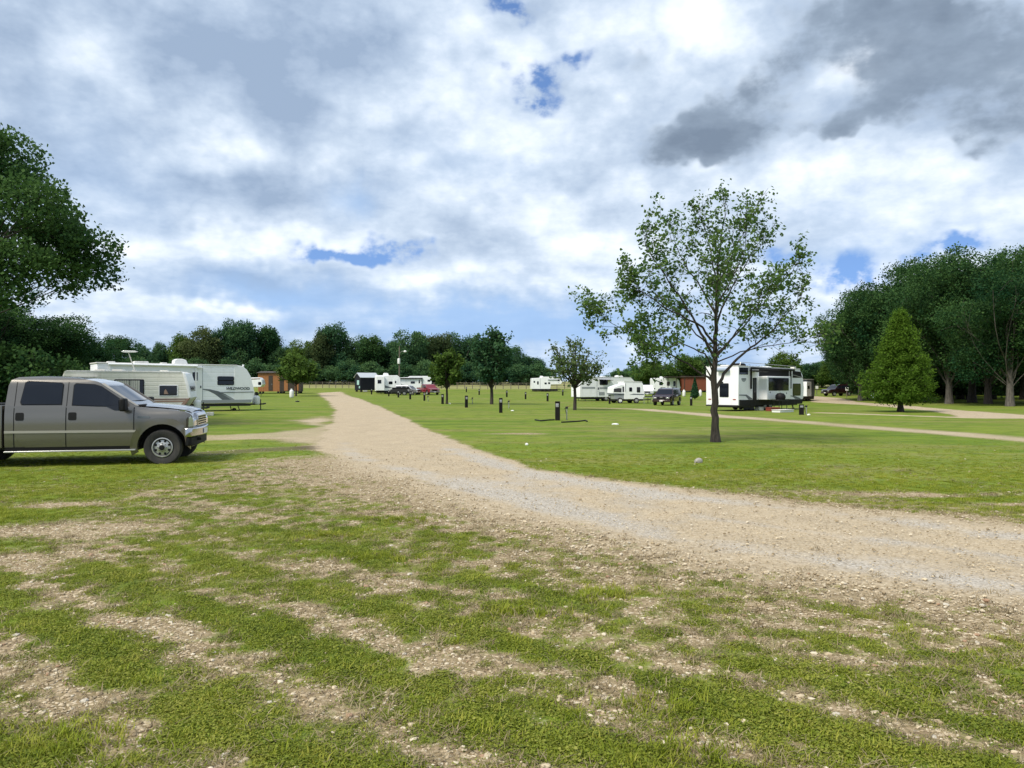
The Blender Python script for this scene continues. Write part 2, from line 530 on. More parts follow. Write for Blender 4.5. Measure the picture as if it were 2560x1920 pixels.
def build_ground():
    xs = axis_samples(-900, 900, 0.09, 1.022, -7, 8)
    ys = axis_samples(-60, 1100, 0.09, 1.0165, 2.0, 13)
    X, Y = np.meshgrid(xs, ys)
    x, y = X.ravel(), Y.ravel()
    z = terrain(x, y)
    gr, rd, mu, cr = masks(x, y)
    z = z - 0.025 * rd * sstep(np.hypot(x, y), 60, 40)
    nx, ny = len(xs), len(ys)
    i = np.arange(ny - 1)[:, None] * nx + np.arange(nx - 1)[None, :]
    F = np.stack([i, i + 1, i + nx + 1, i + nx], -1).reshape(-1, 4)
    me = np_mesh('ground', np.stack([x, y, z], 1), F, True)
    cover_attributes(me, gr, rd, mu, cr)
    g = link_mesh('ground', me, None, GROUND_MAT)
    tag(g, 'mown green campground lawn with patchy bare gravel in front', 'ground', kind='structure')
    # the gravel roads, worn into the lawn: thin sheets over the ground
    defs = [('gravel_road', 'pale gravel road curving from the right edge into the distance', sdf(x, y, ROAD) > -0.5),
            ('gravel_lane', 'pale gravel lane passing the conical tree by the woods', (sdf(x, y, LANE) > -0.3)),
            ('gravel_spur', 'gravel pull-in in front of the pickup truck', (sdf(x, y, SPUR) > -0.1) & (sdf(x, y, ROAD) < -0.55))]
    used = np.zeros(len(F), bool)
    for name, lab, sel in defs:
        keep = sel[F].all(1) & ~used
        used |= keep
        Fk = F[keep]
        idx, inv = np.unique(Fk, return_inverse=True)
        cnt = np.bincount(inv.ravel(), minlength=len(idx))
        lift = np.where(cnt < 4, -0.012, 0.004)                     # the sheet's rim dips into the ground
        mr = np_mesh(name, np.stack([x[idx], y[idx], z[idx] + lift], 1), inv.reshape(-1, 4), True)
        cover_attributes(mr, gr[idx], rd[idx], mu[idx], cr[idx])
        tag(link_mesh(name, mr, None, GROUND_MAT), lab, 'road', kind='structure')
    return g


GROUND = build_ground()
# ------------------------------------------------------------------ vegetation
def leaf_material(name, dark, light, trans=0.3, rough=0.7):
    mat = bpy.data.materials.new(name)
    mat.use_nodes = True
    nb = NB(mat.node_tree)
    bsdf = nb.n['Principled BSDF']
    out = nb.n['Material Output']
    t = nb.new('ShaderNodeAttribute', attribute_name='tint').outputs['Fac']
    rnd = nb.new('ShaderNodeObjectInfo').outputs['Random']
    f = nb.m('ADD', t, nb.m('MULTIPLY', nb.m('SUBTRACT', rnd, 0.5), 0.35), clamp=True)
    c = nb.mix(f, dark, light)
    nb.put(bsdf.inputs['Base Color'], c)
    bsdf.inputs['Roughness'].default_value = rough
    bsdf.inputs['Specular IOR Level'].default_value = 0.10
    tr = nb.new('ShaderNodeBsdfTranslucent')
    nb.put(tr.inputs[0], c)
    mx = nb.new('ShaderNodeMixShader')
    mx.inputs[0].default_value = trans
    nb.l.new(bsdf.outputs[0], mx.inputs[1])
    nb.l.new(tr.outputs[0], mx.inputs[2])
    nb.l.new(mx.outputs[0], out.inputs[0])
    return mat


def bark_material(name, a, b, scale=14.0):
    mat = bpy.data.materials.new(name)
    mat.use_nodes = True
    nb = NB(mat.node_tree)
    bsdf = nb.n['Principled BSDF']
    pos = nb.new('ShaderNodeTexCoord').outputs['Object']
    v = nb.vm('MULTIPLY', pos, (1.0, 1.0, 0.22))
    n = nb.noise(v, scale, 5, 0.65)
    nb.put(bsdf.inputs['Base Color'], nb.mix(nb.smooth(n, 0.35, 0.65), a, b))
    bsdf.inputs['Roughness'].default_value = 0.9
    bump = nb.new('ShaderNodeBump')
    bump.inputs['Strength'].default_value = 0.8
    bump.inputs['Distance'].default_value = 0.03
    nb.put(bump.inputs['Height'], n)
    nb.l.new(bump.outputs[0], bsdf.inputs['Normal'])
    return mat


BARK_DARK = bark_material('bark_dark', (.024, .019, .015), (.062, .050, .040))
BARK_GREY = bark_material('bark_grey', (.055, .048, .040), (.125, .112, .095), 9.0)
LEAF_HERO = leaf_material('leaf_maple', (.045, .112, .030), (.155, .240, .062), 0.5)
LEAF_OAK = leaf_material('leaf_oak', (.014, .055, .022), (.070, .138, .036), 0.38)
LEAF_FAR = leaf_material('leaf_far', (.028, .090, .048), (.098, .180, .064), 0.40)
LEAF_MID = leaf_material('leaf_mid', (.048, .105, .020), (.125, .195, .036), 0.40)
LEAF_LIME = leaf_material('leaf_lime', (.036, .105, .012), (.140, .235, .026), 0.48)
LEAF_RUST = leaf_material('leaf_rust', (.075, .140, .045), (.195, .215, .090), 0.48)
LEAF_OLIVE = leaf_material('leaf_olive', (.040, .075, .030), (.120, .150, .055), 0.38)
LEAF_BROWN = leaf_material('leaf_brown', (.10, .075, .055), (.30, .22, .165), 0.3)


class Tubes:
    def __init__(self):
        self.v, self.f, self.n = [], [], 0

    def add(self, pts, rad, sides=6):
        pts = np.asarray(pts, float)
        m = len(pts)
        d = np.gradient(pts, axis=0)
        d /= np.linalg.norm(d, axis=1, keepdims=True) + 1e-9
        ref = np.where(np.abs(d[:, 2:3]) > 0.9, np.array([[1.0, 0, 0]]), np.array([[0, 0, 1.0]]))
        u = np.cross(d, ref)
        u /= np.linalg.norm(u, axis=1, keepdims=True) + 1e-9
        w = np.cross(d, u)
        a = np.linspace(0, 2 * np.pi, sides, endpoint=False)
        ring = pts[:, None, :] + np.asarray(rad, float)[:, None, None] * (np.cos(a)[None, :, None] * u[:, None, :] + np.sin(a)[None, :, None] * w[:, None, :])
        self.v.append(ring.reshape(-1, 3))
        i = np.arange(m - 1)[:, None] * sides
        j = np.arange(sides)[None, :]
        j2 = (j + 1) % sides
        F = np.stack([i + j, i + j2, i + sides + j2, i + sides + j], -1).reshape(-1, 4) + self.n
        self.f.append(F)
        self.n += m * sides

    def mesh(self, name):
        return np_mesh(name, np.concatenate(self.v), np.concatenate(self.f), True)


def leaf_mesh(name, centers, sizes, tints, g, up=0.35, long=1.35, out_from=None):
    """one small kite-shaped leaf (two triangles' worth of face) at each centre"""
    n = len(centers)
    nor = g.normal(size=(n, 3))
    nor /= np.linalg.norm(nor, axis=1, keepdims=True)
    nor[:, 2] = np.abs(nor[:, 2]) + up
    if out_from is not None:
        o = centers - out_from
        nor = nor + 0.8 * o / (np.linalg.norm(o, axis=1, keepdims=True) + 1e-6)
    nor /= np.linalg.norm(nor, axis=1, keepdims=True)
    t = g.normal(size=(n, 3))
    t -= nor * (t * nor).sum(1, keepdims=True)
    t /= np.linalg.norm(t, axis=1, keepdims=True)
    b = np.cross(nor, t)
    s = np.asarray(sizes)[:, None]
    fold = nor * s * g.uniform(-.25, .25, (n, 1))
    v = np.stack([centers - t * s * .5 * long, centers + b * s * .5 + fold, centers + t * s * .5 * long, centers - b * s * .5 + fold], 1)
    me = np_mesh(name, v.reshape(-1, 3), np.arange(n * 4).reshape(-1, 4))
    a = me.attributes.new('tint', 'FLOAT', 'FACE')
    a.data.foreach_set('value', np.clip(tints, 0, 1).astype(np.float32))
    return me


def bend(p0, p1, g, k=0.12, n=6, lift=0.0):
    p0, p1 = np.asarray(p0, float), np.asarray(p1, float)
    t = np.linspace(0, 1, n)[:, None]
    L = np.linalg.norm(p1 - p0)
    off = g.normal(size=3) * L * k
    return p0 + (p1 - p0) * t + off * np.sin(np.pi * t) + np.array([0, 0, lift * L]) * np.sin(np.pi * t)


def lobes_auto(g, c, rad, n, size=(.34, .52)):
    """uneven lobes that together fill an ellipsoid crown"""
    out = []
    for i in range(n):
        d = g.normal(size=3)
        d /= np.linalg.norm(d)
        k = (g.uniform(.30, .95) if size[0] < .25 else g.uniform(.45, .82)) if i else 0.0
        p = np.array(c) + d * np.array(rad) * k
        s = g.uniform(*size)
        out.append((*p, rad[0] * s * g.uniform(.85, 1.2), rad[1] * s * g.uniform(.85, 1.2), rad[2] * s * g.uniform(.8, 1.05)))
    return out


def crown_tree(seed, trunk_h, trunk_r, lobes, clumps, per, leaf, spread, lean=(0, 0), limb_lo=0.55):
    """a trunk with limbs reaching into each lobe, and leaf clumps over the lobes' shells"""
    g = np.random.default_rng(seed)
    tb = Tubes()
    L = np.array(lobes)
    cen = L[:, :3].mean(0)
    top = np.array([cen[0], cen[1], cen[2] + (L[:, 2] + L[:, 5]).max() * .12])
    tp = np.array([[0, 0, -0.25], [0, 0, 0.05], [lean[0] * .1, lean[1] * .1, trunk_h * .35], [lean[0] * .5, lean[1] * .5, trunk_h], top * np.array([.7, .7, 1])])
    tb.add(tp, [trunk_r * 1.55, trunk_r * 1.3, trunk_r, trunk_r * .82, trunk_r * .25], 8)
    for l in L:
        st = tp[3] * g.uniform(limb_lo, 1.0) if g.random() < .5 else tp[3] + (tp[4] - tp[3]) * g.uniform(0, .5)
        r0 = trunk_r * g.uniform(.28, .45) * min(1.0, (9.0 / len(L)) ** .6)
        path = bend(st, l[:3], g, .08, 6, .05)
        tb.add(path, np.linspace(r0, r0 * .3, 6), 5)
        for _ in range(3):
            d = g.normal(size=3)
            d /= np.linalg.norm(d)
            tb.add(bend(path[g.integers(3, 6)], l[:3] + d * l[3:] * .85, g, .1, 4), np.linspace(r0 * .3, .012, 4), 4)
    w = L[:, 3] * L[:, 4] + L[:, 3] * L[:, 5]
    k = g.choice(len(L), clumps, p=w / w.sum())
    d = g.normal(size=(clumps, 3))
    d /= np.linalg.norm(d, axis=1, keepdims=True)
    rr = g.uniform(.62, 1.10, (clumps, 1)) ** .6
    C = L[k, :3] + d * L[k, 3:] * rr
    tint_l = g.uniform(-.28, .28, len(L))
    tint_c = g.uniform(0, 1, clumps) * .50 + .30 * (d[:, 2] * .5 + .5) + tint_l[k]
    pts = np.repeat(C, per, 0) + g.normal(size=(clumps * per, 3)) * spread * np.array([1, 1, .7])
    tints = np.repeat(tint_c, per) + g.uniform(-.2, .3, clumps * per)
    sz = leaf * g.uniform(.65, 1.35, clumps * per)
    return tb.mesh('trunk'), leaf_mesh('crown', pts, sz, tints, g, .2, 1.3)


def add_tree(name, meshes, loc, label, cat='tree', group=None, scale=1.0, rz=0.0, bark=BARK_DARK, leaf=LEAF_OAK, sink=0.05, extra=None):
    root = empty(name, (loc[0], loc[1], loc[2] - sink), rz)
    root.scale = (scale, scale, scale) if np.isscalar(scale) else scale
    tag(root, label, cat, group)
    a = link_mesh('trunk', meshes[0], root)
    b = link_mesh('crown', meshes[1], root)
    for o, m in ((a, bark), (b, leaf)):
        if not o.data.materials: o.data.materials.append(m)
        if o.material_slots[0].material is not m:
            o.material_slots[0].link = 'OBJECT'
            o.material_slots[0].material = m
    if extra is not None:
        link_mesh('dry_foliage', extra, root, LEAF_BROWN)
    return root


def nth(i):
    return '%d%s' % (i, 'th' if 10 <= i % 100 <= 20 else {1: 'st', 2: 'nd', 3: 'rd'}.get(i % 10, 'th'))


# --- the open-crowned tree in the middle of the lawn, limb by limb
def build_hero_tree():
    g = np.random.default_rng(11)
    base = gp(1788, 1105)
    s = FPX / base[1]
    cx, cy = 938.0, 1592.0
    def P(zx, zy, dy):
        return np.array([(zx - cx) / 2.404 / s, dy, (cy - zy) / 2.404 / s])
    limbs = [
        ([(940, 1600), (938, 1480), (936, 1330), (935, 1200), (936, 1060), (941, 900), (945, 700), (955, 500), (985, 300), (1000, 120)], 0.0, .125, .30),
        ([(945, 1262), (1010, 1170), (1090, 1085), (1220, 990), (1350, 880), (1480, 740), (1560, 610)], .9, .055, .42),
        ([(940, 1060), (1000, 1000), (1080, 900), (1180, 780), (1290, 640), (1400, 480)], -.8, .040, .35),
        ([(941, 890), (1000, 760), (1080, 620), (1180, 450), (1290, 300)], .6, .036, .3),
        ([(948, 660), (1010, 500), (1090, 330), (1170, 160)], -.5, .028, .3),
        ([(933, 1080), (860, 960), (780, 850), (700, 720), (600, 590), (500, 450), (470, 320)], -.8, .045, .35),
        ([(928, 1225), (890, 1190), (800, 1120), (700, 1070), (600, 1010), (450, 940), (300, 840), (170, 745)], .7, .042, .45),
        ([(942, 820), (880, 680), (800, 540), (730, 380), (675, 210)], .7, .036, .3),
        ([(936, 1000), (830, 890), (700, 830), (560, 770), (440, 690), (400, 600)], -1.2, .038, .4),
        ([(940, 1110), (1090, 1040), (1250, 1010), (1400, 985), (1520, 960)], -1.0, .024, .45),
        ([(945, 620), (900, 450), (850, 310), (790, 190)], -.6, .026, .3),
        ([(940, 960), (900, 800), (880, 650), (850, 500)], -1.9, .030, .35),
        ([(940, 910), (1000, 750), (1040, 600), (1080, 450)], 1.9, .030, .35),
        ([(935, 1090), (1000, 950), (1060, 820), (1120, 720)], -2.3, .030, .4),
        ([(935, 1030), (850, 900), (780, 780), (720, 660)], 2.3, .030, .4),
        ([(936, 1150), (840, 1050), (690, 1000), (560, 1060), (430, 1060)], -1.5, .028, .5),
        ([(940, 780), (1000, 640), (1060, 480), (1050, 300)], -1.2, .026, .3)]
    tb = Tubes()
    anchors, tw = [], []
    for li, (pts, dy, r0, t0) in enumerate(limbs):
        n = len(pts)
        P3 = np.array([P(a, b, dy * (i / (n - 1)) ** .8) for i, (a, b) in enumerate(pts)])
        tt = np.linspace(0, n - 1, n * 3)
        dense = np.stack([np.interp(tt, np.arange(n), P3[:, k]) for k in range(3)], 1)
        dense[2:-1] += g.normal(size=(len(dense) - 3, 3)) * .018
        m = len(dense)
        rad = np.maximum(r0 * (1 - np.linspace(0, 1, m)) ** .9, .007)
        if li == 0:
            rad = np.interp(np.linspace(0, 1, m), [0, .05, .12, .3, .55, .8, 1], [.20, .130, .108, .095, .055, .025, .007])
            dense[0, 2] = -.15
        tb.add(dense, rad, 10 if li == 0 else 6)
        L = np.linalg.norm(np.diff(P3, axis=0), axis=1).sum()
        nsec = int(L * (4.0 if li == 0 else 7.5 if li in (6, 8, 15) else 5.6))
        k0 = 1.12 if li in (6, 8, 15) else 1.0
        for k in range(nsec):
            t = t0 + (1 - t0) * ((k + g.random()) / nsec) ** .8
            i = min(m - 2, int(t * (m - 1)))
            p = dense[i]
            dirm = dense[i + 1] - dense[i]
            dirm /= np.linalg.norm(dirm) + 1e-9
            d = g.normal(size=3) * .75 + dirm * .55 + np.array([0, 0, .35])
            d /= np.linalg.norm(d)
            ln = g.uniform(.35, .95) * (1.15 - .45 * t) * k0
            q = bend(p, p + d * ln, g, .10, 4)
            rs = max(.006, rad[i] * .38)
            tb.add(q, np.linspace(rs, .005, 4), 4)
            bare = g.random() < .10
            for j in range(3):
                b0 = q[g.integers(1, 4)]
                d2 = d * .6 + g.normal(size=3) * .6 + np.array([0, 0, .12])
                d2 /= np.linalg.norm(d2)
                e = b0 + d2 * g.uniform(.14, .42)
                tb.add(np.stack([b0, (b0 + e) / 2 + g.normal(size=3) * .015, e]), [.006, .005, .004], 3)
                if not bare:
                    anchors.append(e); tw.append(g.uniform(0, 1))
            if not bare: anchors.append(q[-1]); tw.append(g.uniform(0, 1))
        anchors += [dense[-1], dense[-2]]; tw += [.5, .5]
    A = np.array(anchors)
    tw = np.array(tw)
    per = g.integers(4, 14, len(A))
    per = np.where((A[:, 0] < -2.0) & (A[:, 2] < 5.2), per + 4, per)
    core = np.hypot(A[:, 0], A[:, 1]) < 1.0
    per = np.where(core & (A[:, 2] < 5.6), (per * .55).astype(int), per)
    low = (A[:, 2] < 3.2)
    per = np.where(low & (A[:, 0] > .5), (per * .5).astype(int), per)
    pts = np.repeat(A, per, 0) + g.normal(size=(per.sum(), 3)) * np.array([.095, .095, .085])
    ti = np.repeat(tw, per) * .7 + g.uniform(-.15, .35, per.sum())
    me = leaf_mesh('crown', pts, .070 * g.uniform(.7, 1.5, per.sum()), ti, g, .15, 1.45)
    add_tree('lawn_tree', (tb.mesh('trunk'), me), (base[0], base[1], gz(*base)), 'tall open-crowned tree with see-through foliage, alone on the lawn, tallest of the lawn trees',
             bark=BARK_DARK, leaf=LEAF_HERO, sink=0.03)


build_hero_tree()


def small_tree(seed, h, trunk_h, rw, trunk_r, limbs, per, leaf, vase=0.0, twigs=9, gap=0.0):
    """a young tree: limbs fan out from the trunk top to an egg-shaped crown, leaves on their twigs"""
    g = np.random.default_rng(seed)
    tb = Tubes()
    tb.add([[0, 0, -.2], [0, 0, .05], [.02, 0, trunk_h * .6], [0, .02, trunk_h * 1.05], [0, 0, h * .7], [0.02, 0, h * .93]],
           [trunk_r * 1.5, trunk_r * 1.2, trunk_r, trunk_r * .9, trunk_r * .35, .012], 8)
    cz, hz = (h + trunk_h) / 2, (h - trunk_h) / 2
    A = []
    for i in range(limbs):
        a = 2.4 * i + g.uniform(-.4, .4)
        e = g.uniform(-.55, 1.45)
        end = np.array([math.cos(a) * rw * math.cos(e) * g.uniform(.8, 1.05), math.sin(a) * rw * math.cos(e) * g.uniform(.8, 1.05), cz + hz * math.sin(e) * g.uniform(.85, 1.05)])
        if vase: end[:2] *= (1 - vase) + vase * np.clip((end[2] - trunk_h) / (h - trunk_h) * 1.6, 0, 1)
        st = np.array([0, 0, trunk_h * .9 + (end[2] - trunk_h) * g.uniform(.02, .3)])
        q = bend(st, end, g, .05, 7, .07)
        tb.add(q, np.linspace(trunk_r * .42, .01, 7), 5)
        for j in range(twigs):
            t = g.uniform(.35, 1.0)
            k = min(5, int(t * 6))
            p = q[k] + (q[k + 1] - q[k]) * (t * 6 - k)
            d = g.normal(size=3) + (end - st) / np.linalg.norm(end - st) * .8
            d /= np.linalg.norm(d)
            e2 = p + d * g.uniform(.25, .6) * rw * .42
            tb.add(np.stack([p, (p + e2) / 2 + g.normal(size=3) * .02, e2]), [.014, .010, .006], 3)
            if g.random() > gap: A += [e2, (p + e2) / 2]
    A = np.array(A)
    n = len(A) * per
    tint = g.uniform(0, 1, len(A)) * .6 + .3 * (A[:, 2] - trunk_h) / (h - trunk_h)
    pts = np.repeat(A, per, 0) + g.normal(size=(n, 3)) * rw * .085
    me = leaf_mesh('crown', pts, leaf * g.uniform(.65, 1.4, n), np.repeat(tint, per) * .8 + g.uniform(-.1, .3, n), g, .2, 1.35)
    return tb.mesh('trunk'), me


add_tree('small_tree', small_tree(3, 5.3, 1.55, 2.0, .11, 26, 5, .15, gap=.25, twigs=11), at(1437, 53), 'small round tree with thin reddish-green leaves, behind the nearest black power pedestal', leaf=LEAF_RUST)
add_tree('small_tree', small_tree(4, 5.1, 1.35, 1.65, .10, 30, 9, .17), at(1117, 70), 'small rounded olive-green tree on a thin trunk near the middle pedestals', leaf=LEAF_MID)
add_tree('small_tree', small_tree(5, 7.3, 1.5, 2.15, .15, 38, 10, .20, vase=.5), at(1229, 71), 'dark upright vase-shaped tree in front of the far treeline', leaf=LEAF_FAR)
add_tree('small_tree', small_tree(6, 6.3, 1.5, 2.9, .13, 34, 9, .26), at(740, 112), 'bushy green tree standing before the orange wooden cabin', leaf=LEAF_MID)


# --- the conical bald-cypress by the lane
def build_conical():
    g = np.random.default_rng(21)
    tb = Tubes()
    h, R0 = 6.9, 2.65
    tb.add([[0, 0, -.2], [0, 0, .05], [0, 0, .5], [0, 0, 3], [0, 0, h * .97]], [.33, .26, .17, .11, .015], 9)
    pts, ti = [], []
    for i in range(300):
        z = .75 + (h - .95) * (i / 299.0) ** 1.05 + g.uniform(-.12, .12)
        f = 1 - (z - .75) / (h - .75)
        a = i * 2.399 + g.uniform(-.3, .3)
        rr = R0 * (f ** .80) * g.uniform(.50, 1.0) * (1 + .22 * math.sin(3.1 * a + z * 1.7) * f) + .08
        if z < 1.4: rr *= .9
        drop = g.uniform(-.05, .16) * rr
        e = np.array([math.cos(a) * rr, math.sin(a) * rr, z + drop + .10 * rr])
        q = bend([0, 0, z], e, g, .03, 6, .05)
        tb.add(q, np.linspace(.028 * f + .012, .006, 6), 4)
        m = int(60 + 190 * f)
        t = g.uniform(.18, 1.05, m) ** .75
        c = np.array([0, 0, z]) + (e - np.array([0, 0, z])) * t[:, None]
        side = np.array([-math.sin(a), math.cos(a), 0])
        c = c + side * (g.normal(size=m) * (.10 + .20 * rr * (1.1 - t)))[:, None] + g.normal(size=(m, 3)) * np.array([.08, .08, .15])
        c[:, 2] += np.abs(g.normal(size=m)) * -.05
        pts.append(c)
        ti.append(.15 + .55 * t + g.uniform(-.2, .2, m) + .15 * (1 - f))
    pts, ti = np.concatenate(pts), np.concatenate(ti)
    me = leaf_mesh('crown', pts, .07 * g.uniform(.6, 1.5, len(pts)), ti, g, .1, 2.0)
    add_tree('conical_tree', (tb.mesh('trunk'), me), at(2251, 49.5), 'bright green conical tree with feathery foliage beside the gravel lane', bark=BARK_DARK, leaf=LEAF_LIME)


build_conical()


# --- the big oak that leans into the frame at the left, and the dark trees under it
def build_left_oak():
    g = np.random.default_rng(31)
    lob = []
    for i in range(88):
        a = g.uniform(0, 2 * math.pi)
        e = math.asin(g.uniform(-.28, 1.0))
        k = g.uniform(.74, .98)
        p = np.array([math.cos(a) * math.cos(e) * 7.9 * k, math.sin(a) * math.cos(e) * 6.3 * k, 7.0 + math.sin(e) * 4.9 * k])
        if .3 < p[0] < 5.9 and p[2] < 7.7: continue
        r = g.uniform(.65, 1.35)
        lob.append((*p, r, r, r * .72))
    # low boughs on the side towards the camp
    for p in ((7.4, -1.0, 7.4), (6.9, -2.2, 6.1), (6.1, -3.0, 5.1), (4.9, -3.6, 4.5), (7.2, .5, 6.4), (5.6, -1.8, 5.0), (3.4, -4.2, 4.3), (6.6, -1.4, 8.6)):
        lob.append((*p, .95, .95, .5))
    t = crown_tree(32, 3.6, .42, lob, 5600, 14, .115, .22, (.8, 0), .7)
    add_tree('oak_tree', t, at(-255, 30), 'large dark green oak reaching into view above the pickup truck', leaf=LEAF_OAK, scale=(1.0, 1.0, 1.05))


build_left_oak()

g0 = np.random.default_rng(50)
def variant(seed, h, rw, trunk_h, n_lobes, clumps, per, leaf, spread, trunk_r, tall=1.0):
    g = np.random.default_rng(seed)
    cz = trunk_h + (h - trunk_h) * .5
    lob = lobes_auto(g, (0, 0, cz), (rw, rw, (h - trunk_h) * .52), n_lobes, (.20, .36) if n_lobes > 20 else (.28, .46))
    return crown_tree(seed + 1, trunk_h, trunk_r, lob, clumps, per, leaf, spread)


BIG = [variant(100 + i, 15.0, 5.6 + .5 * (i % 3), 2.8 - .3 * (i % 2), 40, 2900, 14, .165, .30, .36) for i in range(4)]
FAR = [variant(200 + 7 * i, 15.0, 4.6 + .9 * (i % 3), 2.0, 17, 1300, 10, .36, .55, .3) for i in range(6)]
BUSH = [variant(300 + i, 5.0, 3.2, .3, 12, 620, 10, .24, .34, .12) for i in range(3)]
for m in (*BIG, *FAR, *BUSH):
    m[0].materials.append(BARK_GREY)
    m[1].materials.append(LEAF_FAR)

for i, (px, D, h, lab) in enumerate(((-60, 52, 9.3, 'dark leafy tree at the left edge, under the overhanging oak'), (78, 57, 8.0, 'dark leafy tree rising directly behind the pickup cab'),
                                     (175, 63, 7.2, 'dark leafy tree at the back of the old cream trailer'), (245, 92, 6.4, 'low dark tree behind the roof of the white trailer'))):
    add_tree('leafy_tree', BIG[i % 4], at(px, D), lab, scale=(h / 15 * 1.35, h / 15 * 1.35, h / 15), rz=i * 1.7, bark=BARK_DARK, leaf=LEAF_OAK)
for i, (px, D, s) in enumerate(((-20, 50, .85), (60, 51, .9), (130, 53, .85), (205, 58, .7), (-90, 49, .9))):
    add_tree('shrub', BUSH[i % 3], at(px, D), 'dark shrub under the trees behind the pickup truck, %s from the left' % nth({-90: 1, -20: 2, 60: 3, 130: 4, 205: 5}[px]), 'shrub', 'shrubs behind the pickup truck', scale=s, rz=i * 2.1, bark=BARK_DARK, leaf=LEAF_OAK)

# far treeline, left to right: photo column, depth, top row (2212-wide view)
row = [(190, 188, 760), (252, 185, 727), (300, 195, 745), (345, 190, 740), (395, 186, 722), (440, 184, 708), (478, 188, 703), (512, 186, 695), (548, 190, 700), (578, 196, 708), (610, 190, 748),
       (650, 186, 735), (690, 184, 712), (722, 186, 704), (770, 190, 728), (805, 184, 726), (845, 190, 735), (880, 184, 714), (915, 188, 716), (950, 186, 724), (990, 190, 722), (1030, 192, 735), (1075, 188, 742), (1115, 184, 748), (1150, 186, 768), (1178, 192, 795)]
for i, (px, D, top) in enumerate(row):
    p = at(px * K, D)
    h = (HORIZON - top * K) / FPX * D + CAM_H - p.z
    s = h / 15.0
    w = max(s, .66) * g0.uniform(.72, 1.05)
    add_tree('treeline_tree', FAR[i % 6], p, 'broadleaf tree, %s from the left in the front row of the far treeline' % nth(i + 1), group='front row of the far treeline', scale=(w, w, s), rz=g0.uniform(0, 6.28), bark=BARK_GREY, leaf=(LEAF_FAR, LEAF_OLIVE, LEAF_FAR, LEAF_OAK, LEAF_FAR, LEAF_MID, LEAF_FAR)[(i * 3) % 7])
for i in range(22):
    px = 205 + i * 45 + g0.uniform(-12, 12)
    D = g0.uniform(203, 222)
    p = at(px * K, D)
    top = np.interp(px, [205, 300, 480, 590, 720, 860, 960, 1100, 1180], [765, 752, 722, 740, 735, 740, 738, 756, 800]) + g0.uniform(8, 26)
    s = ((HORIZON - top * K) / FPX * D + CAM_H - p.z) / 15.0
    w = max(s, .8) * 1.1
    add_tree('treeline_tree', FAR[(i + 3) % 6], p, 'half-hidden broadleaf tree, %s from the left in the far treeline back row' % nth(i + 1), group='back row of the far treeline', scale=(w, w, s), rz=g0.uniform(0, 6.28), bark=BARK_GREY, leaf=LEAF_FAR)
for i in range(34):
    px = 195 + i * 29.5 + g0.uniform(-8, 8)
    add_tree('shrub', BUSH[i % 3], at(px * K, g0.uniform(176, 182)), 'dark shrub along the foot of the far treeline', 'shrub', 'shrubs along the far treeline', scale=(1.15, 1.15, g0.uniform(.8, 1.25)), rz=g0.uniform(0, 6.28), leaf=LEAF_FAR)
# trees behind the middle and right-hand trailers
mid = [(1345, 150, 800, 'F'), (1375, 152, 792, 'F'), (1405, 140, 780, 'M'), (1440, 136, 786, 'M'), (1475, 138, 766, 'M'), (1512, 142, 770, 'F'), (1548, 150, 782, 'F'), (1590, 150, 795, 'F'), (1625, 150, 790, 'F'),
       (1692, 112, 762, 'M'), (1660, 150, 790, 'F'), (1725, 150, 790, 'F'), (1750, 142, 782, 'F'), (1775, 150, 780, 'F'), (1800, 138, 776, 'M'), (1822, 146, 782, 'F')]
rank = {m: 1 + sum(o[3] == m[3] and o[0] < m[0] for o in mid) for m in mid}
for i, (px, D, top, kd) in enumerate(mid):
    where = nth(rank[(px, D, top, kd)])
    p = at(px * K, D)
    s = ((HORIZON - top * K) / FPX * D + CAM_H - p.z) / 15.0
    w = max(s, .5)
    add_tree('background_tree', FAR[(i * 5) % 6], p, 'brighter green tree, %s from the left behind the trailers' % where if kd == 'M' else 'dark tree behind the trailers, %s dark one from the left' % where,
             group='brighter trees behind the trailers' if kd == 'M' else 'dark trees behind the trailers', scale=(w * 1.1, w * 1.1, s), rz=g0.uniform(0, 6.28), leaf=LEAF_MID if kd == 'M' else LEAF_FAR)
for i in range(24):
    px = 1335 + i * 21 + g0.uniform(-5, 5)
    add_tree('shrub', BUSH[i % 3], at(px * K, g0.uniform(150, 160)), 'low shrub in the band behind the middle and right-hand trailers', 'shrub', 'shrubs behind the middle trailers', scale=g0.uniform(.6, .8), rz=g0.uniform(0, 6.28), leaf=LEAF_FAR)

# woods at the right: trunk column, depth, top row; the first rows show their trunks
woods = [(2151, 86, 735, 'grey-trunked oak at the left corner of the right-hand woods'), (2373, 72, 640, 'oak with the thickest pale trunk in the right-hand woods'),
         (2525, 62, 632, 'oak with a flared grey trunk at the right edge of the woods')]
rest = [(2215, 92, 690), (2268, 84, 655), (2310, 80, 660), (2430, 76, 628), (2470, 70, 640), (2590, 70, 622), (2660, 62, 610), (2330, 96, 650), (2400, 92, 640), (2480, 90, 640), (2560, 88, 630), (2640, 84, 620), (2720, 72, 610),
        (2240, 110, 720), (2300, 115, 700), (2380, 112, 690), (2460, 110, 680), (2540, 110, 680), (2620, 105, 670), (2185, 112, 760), (2120, 118, 830), (2800, 66, 600)] + [(2200 + i * 33, 118 + 9 * (i % 3), 720 - 3 * i) for i in range(16)]
worder = sorted(r[0] for r in rest)
for i, (px, D, top, lab) in enumerate(woods):
    p = at(px, D)
    s = ((HORIZON - top) / FPX * D + CAM_H - p.z) / 15.0
    add_tree('oak_tree', BIG[i % 4], p, lab, group='oaks at the edge of the woods', scale=(s * .95, s * .95, s), rz=1.3 * i, bark=BARK_GREY, leaf=LEAF_OAK)
